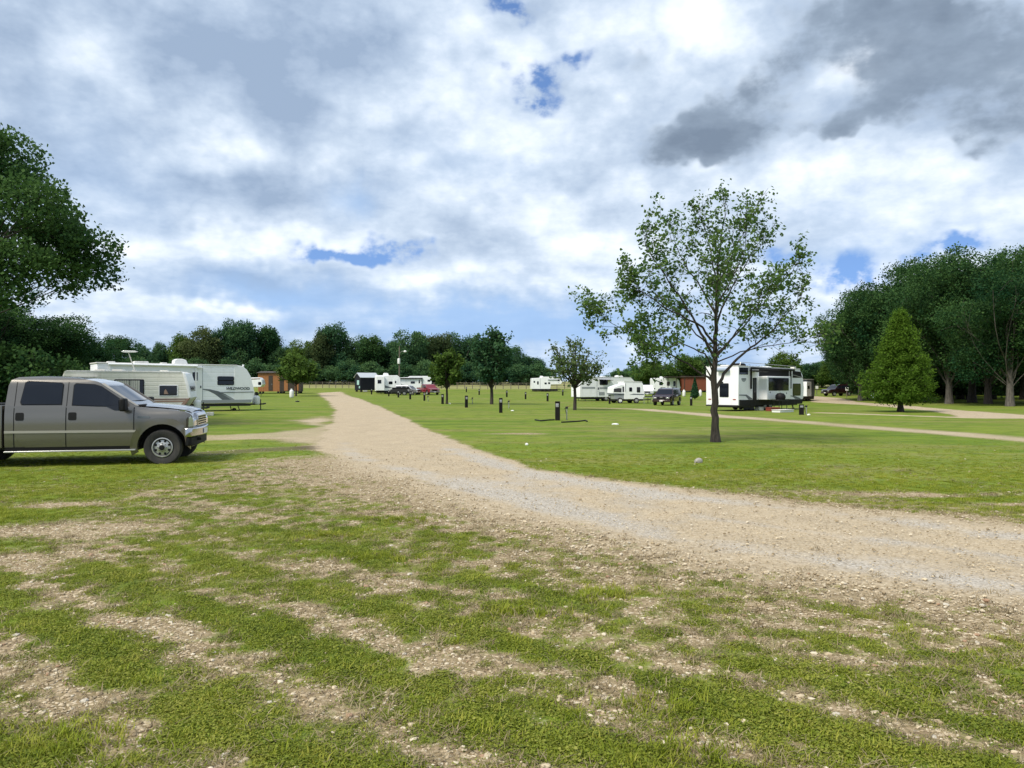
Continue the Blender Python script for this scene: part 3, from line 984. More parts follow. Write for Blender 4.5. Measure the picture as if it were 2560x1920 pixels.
for i, (px, D, top) in enumerate(rest):
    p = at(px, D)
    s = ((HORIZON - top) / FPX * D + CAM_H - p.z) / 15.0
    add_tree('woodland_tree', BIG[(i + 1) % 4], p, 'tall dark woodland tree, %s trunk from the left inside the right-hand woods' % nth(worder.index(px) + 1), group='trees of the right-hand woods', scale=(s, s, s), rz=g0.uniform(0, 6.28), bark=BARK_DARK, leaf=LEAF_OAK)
for i in range(34):
    px = 2170 + i * 20 + g0.uniform(-8, 8)
    add_tree('shrub', BUSH[i % 3], at(px, g0.uniform(96, 122) if i % 3 else g0.uniform(86, 94)), 'dark undergrowth shrub between the trunks of the right-hand woods', 'shrub', 'undergrowth of the right-hand woods', scale=g0.uniform(.7, 1.1), rz=g0.uniform(0, 6.28), bark=BARK_DARK, leaf=LEAF_OAK)
# ------------------------------------------------------------------ materials and mesh kit for built things
def pmat(name, col, rough=0.5, metal=0.0, coat=0.0, spec=0.5, dirt=0.0, dirt_col=(.20, .17, .13), scale=2.0, bump=0.0):
    mat = bpy.data.materials.new(name)
    mat.use_nodes = True
    nb = NB(mat.node_tree)
    b = nb.n['Principled BSDF']
    b.inputs['Roughness'].default_value = rough
    b.inputs['Metallic'].default_value = metal
    b.inputs['Coat Weight'].default_value = coat
    b.inputs['Coat Roughness'].default_value = 0.08
    b.inputs['Specular IOR Level'].default_value = spec
    pos = nb.new('ShaderNodeTexCoord').outputs['Object']
    n = nb.noise(pos, scale, 5, 0.6)
    if dirt > 0:
        streak = nb.noise(nb.vm('MULTIPLY', pos, (1.0, 1.0, 0.12)), scale * 4, 4, 0.6)
        f = nb.m('MULTIPLY', nb.smooth(nb.m('MULTIPLY', n, streak), 0.20, 0.48), dirt)
        nb.put(b.inputs['Base Color'], nb.mix(f, col, dirt_col))
    else:
        nb.put(b.inputs['Base Color'], nb.mix(nb.m('MULTIPLY', n, 0.18), col, tuple(c * .8 for c in col)))
    if bump > 0:
        bp = nb.new('ShaderNodeBump')
        bp.inputs['Strength'].default_value = bump
        bp.inputs['Distance'].default_value = 0.01
        nb.put(bp.inputs['Height'], nb.noise(pos, 60, 4, .6))
        nb.l.new(bp.outputs[0], b.inputs['Normal'])
    return mat


def ribbed(name, col, pitch, depth=0.010, dirt=0.15):
    """sheet siding with fine horizontal ribs"""
    mat = pmat(name, col, 0.45, dirt=dirt, scale=1.5)
    nb = NB(mat.node_tree)
    b = nb.n['Principled BSDF']
    z = nb.new('ShaderNodeSeparateXYZ')
    nb.put(z.inputs[0], nb.new('ShaderNodeTexCoord').outputs['Object'])
    w = nb.m('PINGPONG', z.outputs[2], pitch)
    bp = nb.new('ShaderNodeBump')
    bp.inputs['Strength'].default_value = 0.9
    bp.inputs['Distance'].default_value = depth
    nb.put(bp.inputs['Height'], nb.smooth(w, 0.0, pitch * .25))
    nb.l.new(bp.outputs[0], b.inputs['Normal'])
    return mat


M = dict(
    pewter=pmat('pewter_paint', (.165, .152, .135), .24, .60, 1.0, dirt=.10, scale=1.2),
    pewter_light=pmat('pewter_moulding', (.42, .39, .35), .35, .4, .4),
    glass=pmat('dark_glass', (.008, .010, .016), .05, 0, 0, .45),
    screen=pmat('window_screen', (.05, .05, .055), .25, 0, 0, .5),
    black=pmat('black_plastic', (.010, .010, .011), .6, spec=.2),
    black_metal=pmat('black_metal', (.022, .022, .024), .45, .2, dirt=.25, dirt_col=(.09, .075, .06)),
    rubber=pmat('tyre_rubber', (.028, .027, .026), .85, dirt=.45, dirt_col=(.10, .085, .065), scale=5, bump=.3),
    chrome=pmat('chrome', (.50, .50, .51), .16, 1.0),
    alloy=pmat('alloy', (.46, .46, .455), .35, .5),
    lamp=pmat('headlamp_glass', (.55, .56, .56), .1, .6, .8),
    amber=pmat('smoked_lens', (.060, .048, .040), .2, 0, .6),
    red_lens=pmat('red_lens', (.30, .012, .010), .25, 0, .5),
    cream=ribbed('cream_siding', (.76, .75, .68), .105, .012, .22),
    white_rib=ribbed('white_siding', (.86, .88, .93), .16, .006, .10),
    white=pmat('white_gelcoat', (.87, .88, .90), .35, 0, .25, dirt=.22, dirt_col=(.42, .40, .36), scale=1.2),
    white_old=pmat('aged_white', (.68, .66, .60), .5, dirt=.3, scale=1.5),
    offwhite=pmat('offwhite_roof', (.66, .66, .64), .6, dirt=.3),
    slate=pmat('slate_decal', (.12, .135, .155), .4),
    slate_light=pmat('grey_decal', (.30, .32, .345), .4),
    navy=pmat('navy_lettering', (.055, .065, .085), .4),
    brown_stripe=pmat('brown_stripe', (.16, .055, .042), .5, dirt=.2),
    tan_stripe=pmat('tan_stripe', (.34, .22, .17), .5, dirt=.2),
    curtain=pmat('pale_curtain', (.52, .52, .47), .9, bump=.3),
    skirt=pmat('black_skirt', (.012, .012, .014), .6, spec=.2, dirt=.35, dirt_col=(.10, .09, .07)),
    propane=pmat('propane_white', (.74, .74, .72), .4, 0, .2, dirt=.2),
    orange_wood=pmat('orange_cedar', (.33, .135, .045), .6, dirt=.25, dirt_col=(.16, .065, .025), scale=3, bump=.3),
    red_wood=pmat('red_brown_boards', (.20, .055, .028), .65, dirt=.3, dirt_col=(.10, .03, .018), scale=3, bump=.3),
    dark_wood=pmat('dark_stained_boards', (.045, .032, .024), .7, bump=.3),
    shed_black=pmat('black_siding', (.012, .013, .020), .6, spec=.2, bump=.2),
    metal_roof=pmat('grey_metal_roof', (.52, .55, .57), .35, .3, dirt=.2),
    teal_glass=pmat('pale_teal_panel', (.36, .58, .55), .25),
    red_paint=pmat('red_paint', (.20, .012, .020), .25, .15, .8),
    maroon=pmat('dark_maroon_paint', (.030, .011, .013), .2, .2, .9),
    silver=pmat('silver_paint', (.42, .43, .44), .3, .6, .6),
    plate=pmat('number_plate', (.74, .74, .74), .5),
    galv=pmat('galvanised', (.42, .43, .43), .45, .7, dirt=.2),
    pedestal=pmat('pedestal_black', (.009, .008, .008), .65, spec=.15, dirt=.2, dirt_col=(.07, .06, .05)),
    grey_box=pmat('grey_socket_box', (.30, .30, .31), .5),
    fence_wood=pmat('weathered_fence', (.15, .125, .10), .85, bump=.4),
    pole_wood=pmat('utility_pole_wood', (.13, .105, .085), .85, bump=.4),
    pale_stone=pmat('pale_stone', (.34, .32, .28), .8, bump=.6, scale=8),
    litter=pmat('white_litter', (.76, .76, .74), .6),
    red_plastic=pmat('red_plastic', (.22, .05, .035), .5),
    blue_grey=pmat('rolled_bag', (.30, .36, .46), .5),
    skin_ac=pmat('ac_shroud', (.74, .75, .75), .45, dirt=.15))


class MB:
    """collects simple solids into one mesh"""
    def __init__(self):
        self.bm = bmesh.new()

    def box(self, x0, x1, y0, y1, z0, z1):
        vs = [self.bm.verts.new((x, y, z)) for x in (x0, x1) for y in (y0, y1) for z in (z0, z1)]
        for f in ((0, 1, 3, 2), (4, 6, 7, 5), (0, 4, 5, 1), (2, 3, 7, 6), (0, 2, 6, 4), (1, 5, 7, 3)):
            self.bm.faces.new([vs[i] for i in f])
        return self

    def prism(self, pts, a0, a1, axis='y'):
        """a closed outline extruded along an axis; pts are the two other coordinates in xyz order"""
        def co(p, a):
            return {'x': (a, p[0], p[1]), 'y': (p[0], a, p[1]), 'z': (p[0], p[1], a)}[axis]
        A = [self.bm.verts.new(co(p, a0)) for p in pts]
        B = [self.bm.verts.new(co(p, a1)) for p in pts]
        n = len(pts)
        self.bm.faces.new(A)
        self.bm.faces.new(B[::-1])
        for i in range(n):
            self.bm.faces.new((A[i], B[i], B[(i + 1) % n], A[(i + 1) % n]))
        return self

    def cyl(self, p0, p1, r0, r1=None, n=12):
        r1 = r0 if r1 is None else r1
        p0, p1 = Vector(p0), Vector(p1)
        d = (p1 - p0).normalized()
        u = d.orthogonal().normalized()
        w = d.cross(u)
        A, B = [], []
        for i in range(n):
            a = 2 * math.pi * i / n
            e = u * math.cos(a) + w * math.sin(a)
            A.append(self.bm.verts.new(p0 + e * r0))
            B.append(self.bm.verts.new(p1 + e * r1))
        for i in range(n):
            self.bm.faces.new((A[i], A[(i + 1) % n], B[(i + 1) % n], B[i]))
        self.bm.faces.new(A[::-1])
        self.bm.faces.new(B)
        return self

    def path(self, pts, r, n=6):
        for a, b in zip(pts[:-1], pts[1:]):
            self.cyl(a, b, r, r, n)
        return self

    def lathe(self, prof, center, axis='z', n=20):
        """prof: (radius, height) pairs"""
        c = Vector(center)
        rings = []
        for r, h in prof:
            ring = []
            for i in range(n):
                a = 2 * math.pi * i / n
                x, y = r * math.cos(a), r * math.sin(a)
                v = {'z': (x, y, h), 'y': (x, h, y), 'x': (h, x, y)}[axis]
                ring.append(self.bm.verts.new(c + Vector(v)))
            rings.append(ring)
        for a, b in zip(rings[:-1], rings[1:]):
            for i in range(n):
                self.bm.faces.new((a[i], a[(i + 1) % n], b[(i + 1) % n], b[i]))
        self.bm.faces.new(rings[0][::-1])
        self.bm.faces.new(rings[-1])
        return self

    def build(self, name, mat, parent=None, bevel=0.0, angle=35, loc=None, segs=2):
        bmesh.ops.recalc_face_normals(self.bm, faces=self.bm.faces[:])
        me = bpy.data.meshes.new(name)
        self.bm.to_mesh(me)
        self.bm.free()
        me.shade_smooth()
        me.set_sharp_from_angle(angle=R(angle))
        o = link_mesh(name, me, parent, mat)
        if bevel > 0:
            m = o.modifiers.new('bevel', 'BEVEL')
            m.width = bevel
            m.segments = segs
            m.limit_method = 'ANGLE'
            m.angle_limit = R(30)
        if loc is not None:
            o.location = loc
        return o


def rrect(x0, x1, z0, z1, r, n=3):
    r = min(r, (x1 - x0) / 2.01, (z1 - z0) / 2.01)
    out = []
    for cx, cz, a0 in ((x1 - r, z1 - r, 0), (x0 + r, z1 - r, 90), (x0 + r, z0 + r, 180), (x1 - r, z0 + r, 270)):
        for i in range(n + 1):
            a = R(a0 + 90 * i / n)
            out.append((cx + r * math.cos(a), cz + r * math.sin(a)))
    return out


def copy_tree(o, parent=None):
    c = o.copy()
    COL.objects.link(c)
    c.parent = parent
    for ch in list(o.children):
        copy_tree(ch, c)
    return c


class Veh:
    """a thing on wheels: x forward, y to its left, z up, standing on the ground"""
    def __init__(self, name, label, cat, loc, yaw_deg, group=None, W=2.4):
        self.root = empty(name, (loc[0], loc[1], loc[2] if len(loc) > 2 else gz(loc[0], loc[1])), R(yaw_deg))
        tag(self.root, label, cat, group)
        self.h = W / 2

    def prism(self, name, pts, y0, y1, mat, bevel=0.03, angle=35, parent=None, axis='y'):
        return MB().prism(pts, y0, y1, axis).build(name, mat, parent or self.root, bevel, angle)

    def box(self, name, x0, x1, y0, y1, z0, z1, mat, bevel=0.012, parent=None):
        return MB().box(x0, x1, y0, y1, z0, z1).build(name, mat, parent or self.root, bevel)

    def side(self, name, pts, s, mat, y=None, t=0.018, parent=None, sink=.01):
        y = self.h if y is None else y
        a, b = (y - sink, y + t) if s > 0 else (-y - t, -y + sink)
        return MB().prism(pts, a, b).build(name, mat, parent or self.root)

    def window(self, x0, x1, z0, z1, s, y=None, frame=None, pane=None, r=.05, fw=.045, t=.02):
        """frame with its own pane, on the side wall s"""
        f = self.side('window', rrect(x0 - fw, x1 + fw, z0 - fw, z1 + fw, r + fw), s, frame or M['black'], y, t)
        self.side('pane', rrect(x0, x1, z0, z1, r), s, pane or M['glass'], y, t + .006, f)
        return f

    def end(self, name, pts, x, d, mat, t=.018, parent=None, sink=.01):
        a, b = (x - sink, x + t) if d > 0 else (x - t, x + sink)
        return MB().prism(pts, a, b, 'x').build(name, mat, parent or self.root)

    def wheel(self, x, s, r=.36, w=.22, y=None, rim=None, detail=False, rim_r=.56):
        y = (self.h - .02 if y is None else y) * s
        hw = w / 2
        tyre = MB().lathe([(r * .56, -hw * .8), (r * .62, -hw), (r * .93, -hw), (r, -hw * .62), (r, hw * .62), (r * .93, hw), (r * .62, hw), (r * .56, hw * .8)], (x, y, r - .015), 'y', 28).build('wheel', M['rubber'], self.root, angle=50)
        k = .62 * s * hw
        rr = r * rim_r
        MB().lathe([(rr * .98, k - s * .05), (rr * 1.02, k + s * .055), (rr * .93, k + s * .06), (rr * .86, k + s * .02), (rr * .5, k + s * .035), (rr * .34, k + s * .05), (rr * .30, k + s * .085), (.01, k + s * .09)], (x, y, r - .015), 'y', 24).build('rim', rim or M['alloy'], tyre, angle=30)
        if detail:
            m = MB()
            for i in range(8):
                a = 2 * math.pi * (i + .5) / 8
                cx, cz = x + rr * .68 * math.cos(a), r - .015 + rr * .68 * math.sin(a)
                m.cyl((cx, y + k + s * .005, cz), (cx, y + k + s * .034, cz), rr * .125, None, 10)
            m.build('rim_holes', M['black'], tyre)
            m = MB()
            for i in range(8):
                a = 2 * math.pi * i / 8
                cx, cz = x + rr * .42 * math.cos(a), r - .015 + rr * .42 * math.sin(a)
                m.cyl((cx, y + k, cz), (cx, y + k + s * .07, cz), rr * .05, None, 8)
            m.build('lug_nuts', M['chrome'], tyre)
            MB().lathe([(rr * .27, k), (rr * .27, k + s * .10), (rr * .2, k + s * .115), (.01, k + s * .115)], (x, y, r - .015), 'y', 16).build('hub_cap', M['black'], tyre)
        return tyre

    def tank(self, x, y, z0, h=.62, r=.16, mat=None):
        t = MB().lathe([(r * .55, z0), (r * .9, z0 + .05), (r, z0 + .12), (r, z0 + h * .72), (r * .9, z0 + h * .85), (r * .45, z0 + h * .94), (r * .45, z0 + h), (.01, z0 + h)], (x, y, 0), 'z', 18).build('propane_tank', mat or M['propane'], self.root, angle=45)
        return t

    def ac(self, x0, x1, z, w=.7, h=.30, mat=None):
        return MB().prism([(x0, z), (x1, z), (x1 - .12, z + h * .8), (x1 - .35, z + h), (x0 + .2, z + h), (x0 + .03, z + h * .75)], -w / 2, w / 2).build('roof_air_conditioner', mat or M['skin_ac'], self.root, .03)


def text_part(name, body, size, parent, loc, rot, mat, shear=0.0, depth=.004, xs=1.0):
    cu = bpy.data.curves.new(name, 'FONT')
    cu.body = body
    cu.size = size
    cu.shear = shear
    cu.extrude = depth
    cu.offset = size * .035
    cu.align_x = 'LEFT'
    tmp = bpy.data.objects.new('tmp', cu)
    COL.objects.link(tmp)
    dg = bpy.context.evaluated_depsgraph_get()
    me = bpy.data.meshes.new_from_object(tmp.evaluated_get(dg))
    bpy.data.objects.remove(tmp)
    me.materials.clear()
    o = link_mesh(name, me, parent, mat)
    o.location = loc
    o.rotation_euler = rot
    o.scale = (xs, 1, 1)
    return o


# --- shaped car shells: a side outline extruded across, cut into strips and drawn in to the body's half width
def shell(name, outline, hw, mat, parent, xl=(), zl=(), crown=None, ycuts=(-.6, 0, .6), angle=38, bevel=0.0):
    m = MB().prism(outline, -1.0, 1.0)
    bm = m.bm
    bmesh.ops.recalc_face_normals(bm, faces=bm.faces[:])
    for ax, vals in (((1, 0, 0), xl), ((0, 0, 1), zl), ((0, 1, 0), ycuts)):
        for v in vals:
            bmesh.ops.bisect_plane(bm, geom=bm.verts[:] + bm.edges[:] + bm.faces[:], plane_co=Vector(ax) * v, plane_no=ax)
    for v in bm.verts:
        k = v.co.y
        if crown: v.co.z += crown(v.co.x, k, v.co.z)
        v.co.y = k * hw(v.co.x, v.co.z)
    return m.build(name, mat, parent, bevel, angle)


def skin(name, outline, s, hw, off, mat, parent, zl=(), xl=(), t=.012, angle=30):
    """a thin panel that follows the body side, lifted off it"""
    bm = bmesh.new()
    bm.faces.new([bm.verts.new((p[0], 0, p[1])) for p in outline])
    for ax, vals in (((1, 0, 0), xl), ((0, 0, 1), zl)):
        for v in vals:
            bmesh.ops.bisect_plane(bm, geom=bm.verts[:] + bm.edges[:] + bm.faces[:], plane_co=Vector(ax) * v, plane_no=ax)
    ret = bmesh.ops.extrude_face_region(bm, geom=bm.faces[:])
    new = {v for v in ret['geom'] if isinstance(v, bmesh.types.BMVert)}
    for v in bm.verts:
        v.co.y = s * (hw(v.co.x, v.co.z) + (off if v in new else off - t))
    m = MB.__new__(MB)
    m.bm = bm
    return m.build(name, mat, parent, 0, angle)
# ------------------------------------------------------------------ the pickup truck at the left
def arc(cx, cz, r, a0, a1, n):
    return [(cx + r * math.cos(R(a0 + (a1 - a0) * i / n)), cz + r * math.sin(R(a0 + (a1 - a0) * i / n))) for i in range(n + 1)]


def build_pickup():
    a = R(13)
    root = empty('pickup_truck', (-7.94, 17.3, gz(-7.94, 17.3) - .012), a)
    tag(root, 'beige-grey crew-cab pickup truck parked on the grass at the left edge', 'pickup truck')
    V = Veh.__new__(Veh)
    V.root, V.h = root, 1.0

    def hw(x, z):
        w = 1.0 - .045 * max(0, (z - .95) / .4) ** 2 - .05 * max(0, (.62 - z) / .3) ** 2
        if x > .25: w -= .13 * min(1.2, (x - .25) / .45) ** 2
        if x > -.62 and z > 1.08: w -= .20 * min(1.2, (z - 1.08) / .20) ** 2 * min(1, (x + .62) / .25)
        return w

    def crown(x, k, z):
        return (.055 * (1 - k * k) * min(1, (x + .6) / .3) if (x > -.6 and z > 1.10) else 0) if abs(k) < .999 else 0

    top = [(.74, .98), (.70, 1.075), (.62, 1.125), (.45, 1.165), (.1, 1.215), (-.25, 1.25), (-.45, 1.27), (-.58, 1.285), (-1.92, 1.30), (-3.09, 1.315)]
    outline = [(-3.09, .36), (-.53, .36)] + arc(0, .39, .515, 187, 12, 16)[0:] + [(.56, .60), (.70, .62), (.74, .80)] + top
    zl = [.5, .62, .75, .88, 1.0, 1.08, 1.14, 1.19, 1.23, 1.27]
    xl = [.6, .45, .3, .1, -.1, -.3, -.5, -.62, -1.2, -1.9, -2.5]
    body = shell('body', outline, hw, M['pewter'], root, xl, zl, crown)

    def hc(x, z):
        w = .965 - (z - 1.30) * .30 - .30 * max(0, (z - 1.80) / .14) ** 2 * .28
        if x > -1.3: w -= .07 * min(1.3, (x + 1.3) / .7) ** 2
        return w

    cab_out = [(-3.09, 1.30), (-.50, 1.275), (-.62, 1.36), (-1.22, 1.775), (-1.36, 1.835), (-1.6, 1.885), (-2.0, 1.925), (-2.55, 1.94), (-2.92, 1.925), (-3.03, 1.87), (-3.07, 1.75)]
    cab = shell('cab', cab_out, hc, M['pewter'], root, [-.85, -1.0, -1.15, -1.3, -1.6, -2.2, -2.8], [1.3, 1.4, 1.5, 1.6, 1.7, 1.78, 1.84, 1.88, 1.91], lambda x, k, z: .02 * (1 - k * k) if z > 1.85 else 0)
    # windscreen
    m = MB()
    c0, c1 = Vector((-.66, 0, 1.385)), Vector((-1.19, 0, 1.752))
    n = Vector((.57, 0, .82)) * .012
    q = [(-.70, 1.40, .80), (-1.17, 1.735, .70)]
    vs = []
    for (x, z, w) in q:
        for yy in (-1, -.5, 0, .5, 1):
            vs.append(m.bm.verts.new((x + n.x + .03 * (1 - yy * yy), yy * w, z + n.z)))
    for i in range(4): m.bm.faces.new((vs[i], vs[i + 1], vs[i + 6], vs[i + 5]))
    m.build('windscreen', M['glass'], root)
    for s in (-1, 1):
        skin('pillar_trim', [(-.56, 1.305), (-.50, 1.30), (-1.21, 1.80), (-1.27, 1.79)], s, hc, .012, M['pewter_light'], root, [1.4, 1.5, 1.6, 1.7])
        # doors, lifted a little off the body so that the gaps between them show
        gapz = [.5, .62, .75, .88, 1.0, 1.08, 1.14, 1.19]
        fd = skin('door', [(-.585, .43), (-.585, 1.265), (-.95, 1.20), (-1.25, 1.265), (-1.905, 1.285), (-1.905, .43)], s, hw, .010, M['pewter'], root, gapz, [-.95, -1.25])
        rd = skin('door', [(-1.925, .43), (-1.925, 1.285), (-2.90, 1.30), (-2.90, .72), (-2.78, .50), (-2.70, .43)], s, hw, .010, M['pewter'], root, gapz, [-2.3])
        for x in (-.578, -1.915, -2.912):
            skin('door_gap', [(x - .010, .42), (x - .010, 1.27), (x + .010, 1.27), (x + .010, .42)], s, hw, .0015, M['black'], root, gapz, t=.004)
            if x < -1: skin('door_gap', [(x - .008, 1.30), (x - .008, 1.82), (x + .008, 1.82), (x + .008, 1.30)], s, hc, .0015, M['black'], root, [1.5, 1.7], t=.004)
        for x, d in ((-1.87, fd), (-2.88, rd)):
            hnd = skin('handle', rrect(x, x + .16, 1.0, 1.17, .03), s, hw, .016, M['black'], d, [1.08, 1.14])
        skin('moulding', [(-.50, .725), (-.50, .775), (-3.085, .785), (-3.085, .735)], s, hw, .022, M['pewter_light'], root, [.75], [-1.9])
        skin('rocker_panel', [(-.53, .36), (-.53, .435), (-3.085, .435), (-3.085, .36)], s, hw, .008, M['black'], root)
        MB().box(-3.09, -.54, .90 if s > 0 else -1.04, 1.04 if s > 0 else -.90, .325, .355).build('running_board', M['alloy'], root, .008)
        # windows
        wz = [1.3, 1.4, 1.5, 1.6, 1.7, 1.78]
        wx = [-2.8, -2.2, -1.6, -1.3, -1.15, -1.0]
        for pts, pr in (([(-2.77, 1.345), (-2.80, 1.40), (-2.75, 1.80), (-2.70, 1.835), (-2.06, 1.80), (-2.02, 1.76), (-2.02, 1.345)], rd),
                        ([(-1.80, 1.33), (-1.80, 1.745), (-1.76, 1.785), (-1.40, 1.765), (-1.26, 1.72), (-.84, 1.43), (-.86, 1.335), (-1.15, 1.30)], fd)):
            skin('window_seal', [((p[0] - sum(v[0] for v in pts) / len(pts)) * 1.035 + sum(v[0] for v in pts) / len(pts), (p[1] - sum(v[1] for v in pts) / len(pts)) * 1.06 + sum(v[1] for v in pts) / len(pts)) for p in pts], s, hc, .007, M['black'], pr, wz, wx)
            skin('window', pts, s, hc, .014, M['glass'], pr, wz, wx)
        # the lower corner of the front window, behind the mirror
        skin('quarter_glass', [(-1.14, 1.296), (-.86, 1.335), (-.80, 1.30), (-.83, 1.20), (-.96, 1.205)], s, hw, .016, M['glass'], fd, [1.25])
        # wheel-arch flares
        ring_o, ring_i = arc(0, .39, .655, 196, -6, 18), arc(0, .39, .508, 192, 4, 18)
        skin('fender_flare', ring_o + ring_i[::-1], s, hw, .035, M['pewter'], root, [.75, .88, 1.0], [-.45, -.2, 0, .2, .45], t=.05)
        bo, bi = arc(-3.97, .39, .655, 196, -16, 18), arc(-3.97, .39, .508, 192, -12, 18)
        skin('fender_flare', bo + bi[::-1], s, lambda x, z: 1.0, .035, M['pewter'], root, t=.05)
        skin('badge', rrect(-.50, -.26, 1.035, 1.075, .01), s, hw, .008, M['slate'], root)
        # lamps
        skin('headlight', [(.585, .825), (.60, 1.03), (.66, 1.065), (.725, 1.0), (.735, .83)], s, hw, .012, M['lamp'], root, [.9, 1.0], [.66], t=.03)
        skin('turn_signal', [(.515, .82), (.53, 1.01), (.59, 1.05), (.578, .82)], s, hw, .010, M['amber'], root, [.9, 1.0], t=.03)
        y0, y1 = (.50, .865) if s > 0 else (-.865, -.50)
        MB().prism([(.70, .83), (.79, .83), (.785, .96), (.73, 1.03), (.66, 1.06)], y0, y1).build('headlight', M['lamp'], root, .02)
        # mirror
        mi = MB().box(-.80, -.68, 1.03 * s if s > 0 else -1.30, 1.30 if s > 0 else -1.03, 1.19, 1.47).build('mirror', M['black'], root, .035)
        MB().box(-.82, -.802, 1.06 if s > 0 else -1.27, 1.27 if s > 0 else -1.06, 1.22, 1.44).build('mirror_glass', M['glass'], mi, .01)
        MB().box(-.78, -.70, .90 if s > 0 else -1.06, 1.06 if s > 0 else -.90, 1.22, 1.28).build('mirror_arm', M['black'], mi, .01)
        V.wheel(0, s, .395, .26, .87, M['alloy'], True, .54)
        V.wheel(-3.97, s, .395, .26, .87, M['alloy'], True, .54)
        MB().prism(rrect(-5.26, -5.20, .95, 1.28, .02), .86 * s, .99 * s).build('tail_light', M['red_lens'], root)
        skin('wheel_well', [(-.50, .37), (-.50, .88), (.46, .88), (.46, .37)], s, lambda x, z: .62, 0, M['black'], root)
    # bonnet panel, grille, bumper
    m = MB()
    gx = [-.44, -.2, .1, .4, .58, .66]
    gzs = [1.292, 1.275, 1.245, 1.20, 1.165, 1.13]
    gy = [-.80, -.45, 0, .45, .80]
    rows = []
    for x, z in zip(gx, gzs):
        rows.append([m.bm.verts.new((x, y * (1 - .09 * max(0, x)), z + .045 * (1 - (y / .8) ** 2) + .014 * math.exp(-((abs(y) - .42) / .1) ** 2))) for y in gy])
    for p, q2 in zip(rows[:-1], rows[1:]):
        for i in range(4): m.bm.faces.new((p[i], p[i + 1], q2[i + 1], q2[i]))
    m.build('bonnet', M['pewter'], root, angle=60)
    MB().box(-.58, -.40, -.78, .78, 1.285, 1.325).build('cowl', M['black'], root, .02)
    gr = MB().prism([(.66, .82), (.83, .82), (.815, 1.06), (.74, 1.13), (.62, 1.10)], -.49, .49).build('grille', M['chrome'], root, .02)
    for i in range(4):
        MB().box(.80, .845, -.45, .45, .86 + i * .052, .885 + i * .052).build('grille_bar', M['black'], gr, .004)
    def bump_pts(xc, xe, back):
        return [(back, -1.0), (xe - .08, -1.01), (xe, -.96), (xe + .08, -.75), (xc - .02, -.4), (xc, 0), (xc - .02, .4), (xe + .08, .75), (xe, .96), (xe - .08, 1.01), (back, 1.0), (back, .86), (xe - .12, .8), (xe - .12, -.8), (back, -.86)]
    MB().prism(bump_pts(.94, .78, .44), .60, .80, 'z').build('bumper', M['chrome'], root, .025)
    MB().prism([(p[0] * .95, p[1] * .98) for p in bump_pts(.88, .74, .50)], .40, .597, 'z').build('air_dam', M['black'], root, .02)
    MB().box(.945, .965, -.2, .2, .64, .75).build('number_plate', M['plate'], root)
    MB().box(.70, .95, -.55, -.48, .50, .56).build('tow_hook', M['black'], root, .01)
    # bed
    bed_out = [(-5.25, .50), (-4.60, .48)] + arc(-3.97, .39, .515, 170, 10, 14)[0:] + [(-3.40, .44), (-3.14, .42), (-3.14, 1.33), (-5.25, 1.33)]
    MB().prism(bed_out, -.995, .995).build('truck_bed', M['pewter'], root, .02)
    MB().box(-5.17, -3.22, -.90, .90, 1.334, 1.352).build('bed_cover', M['black'], root, .01)
    MB().box(-5.275, -5.253, -.84, .84, .72, 1.31).build('tailgate', M['pewter'], root, .01)
    MB().box(-5.42, -5.26, -.96, .96, .52, .68).build('rear_bumper', M['chrome'], root, .02)
    MB().box(-5.1, .55, -.45, .45, .34, .50).build('frame_rail', M['black_metal'], root)
    MB().cyl((0, -.8, .38), (0, .8, .38), .07).cyl((-3.97, -.8, .38), (-3.97, .8, .38), .08).build('axle', M['black_metal'], root)

    for o in root.children_recursive:                      # the short blunt nose
        if o.name.split('.')[0] in ('wheel', 'rim', 'rim_holes', 'lug_nuts', 'hub_cap'): continue
        for v in o.data.vertices:
            if v.co.x > .45: v.co.x = .45 + (v.co.x - .45) * .55


build_pickup()


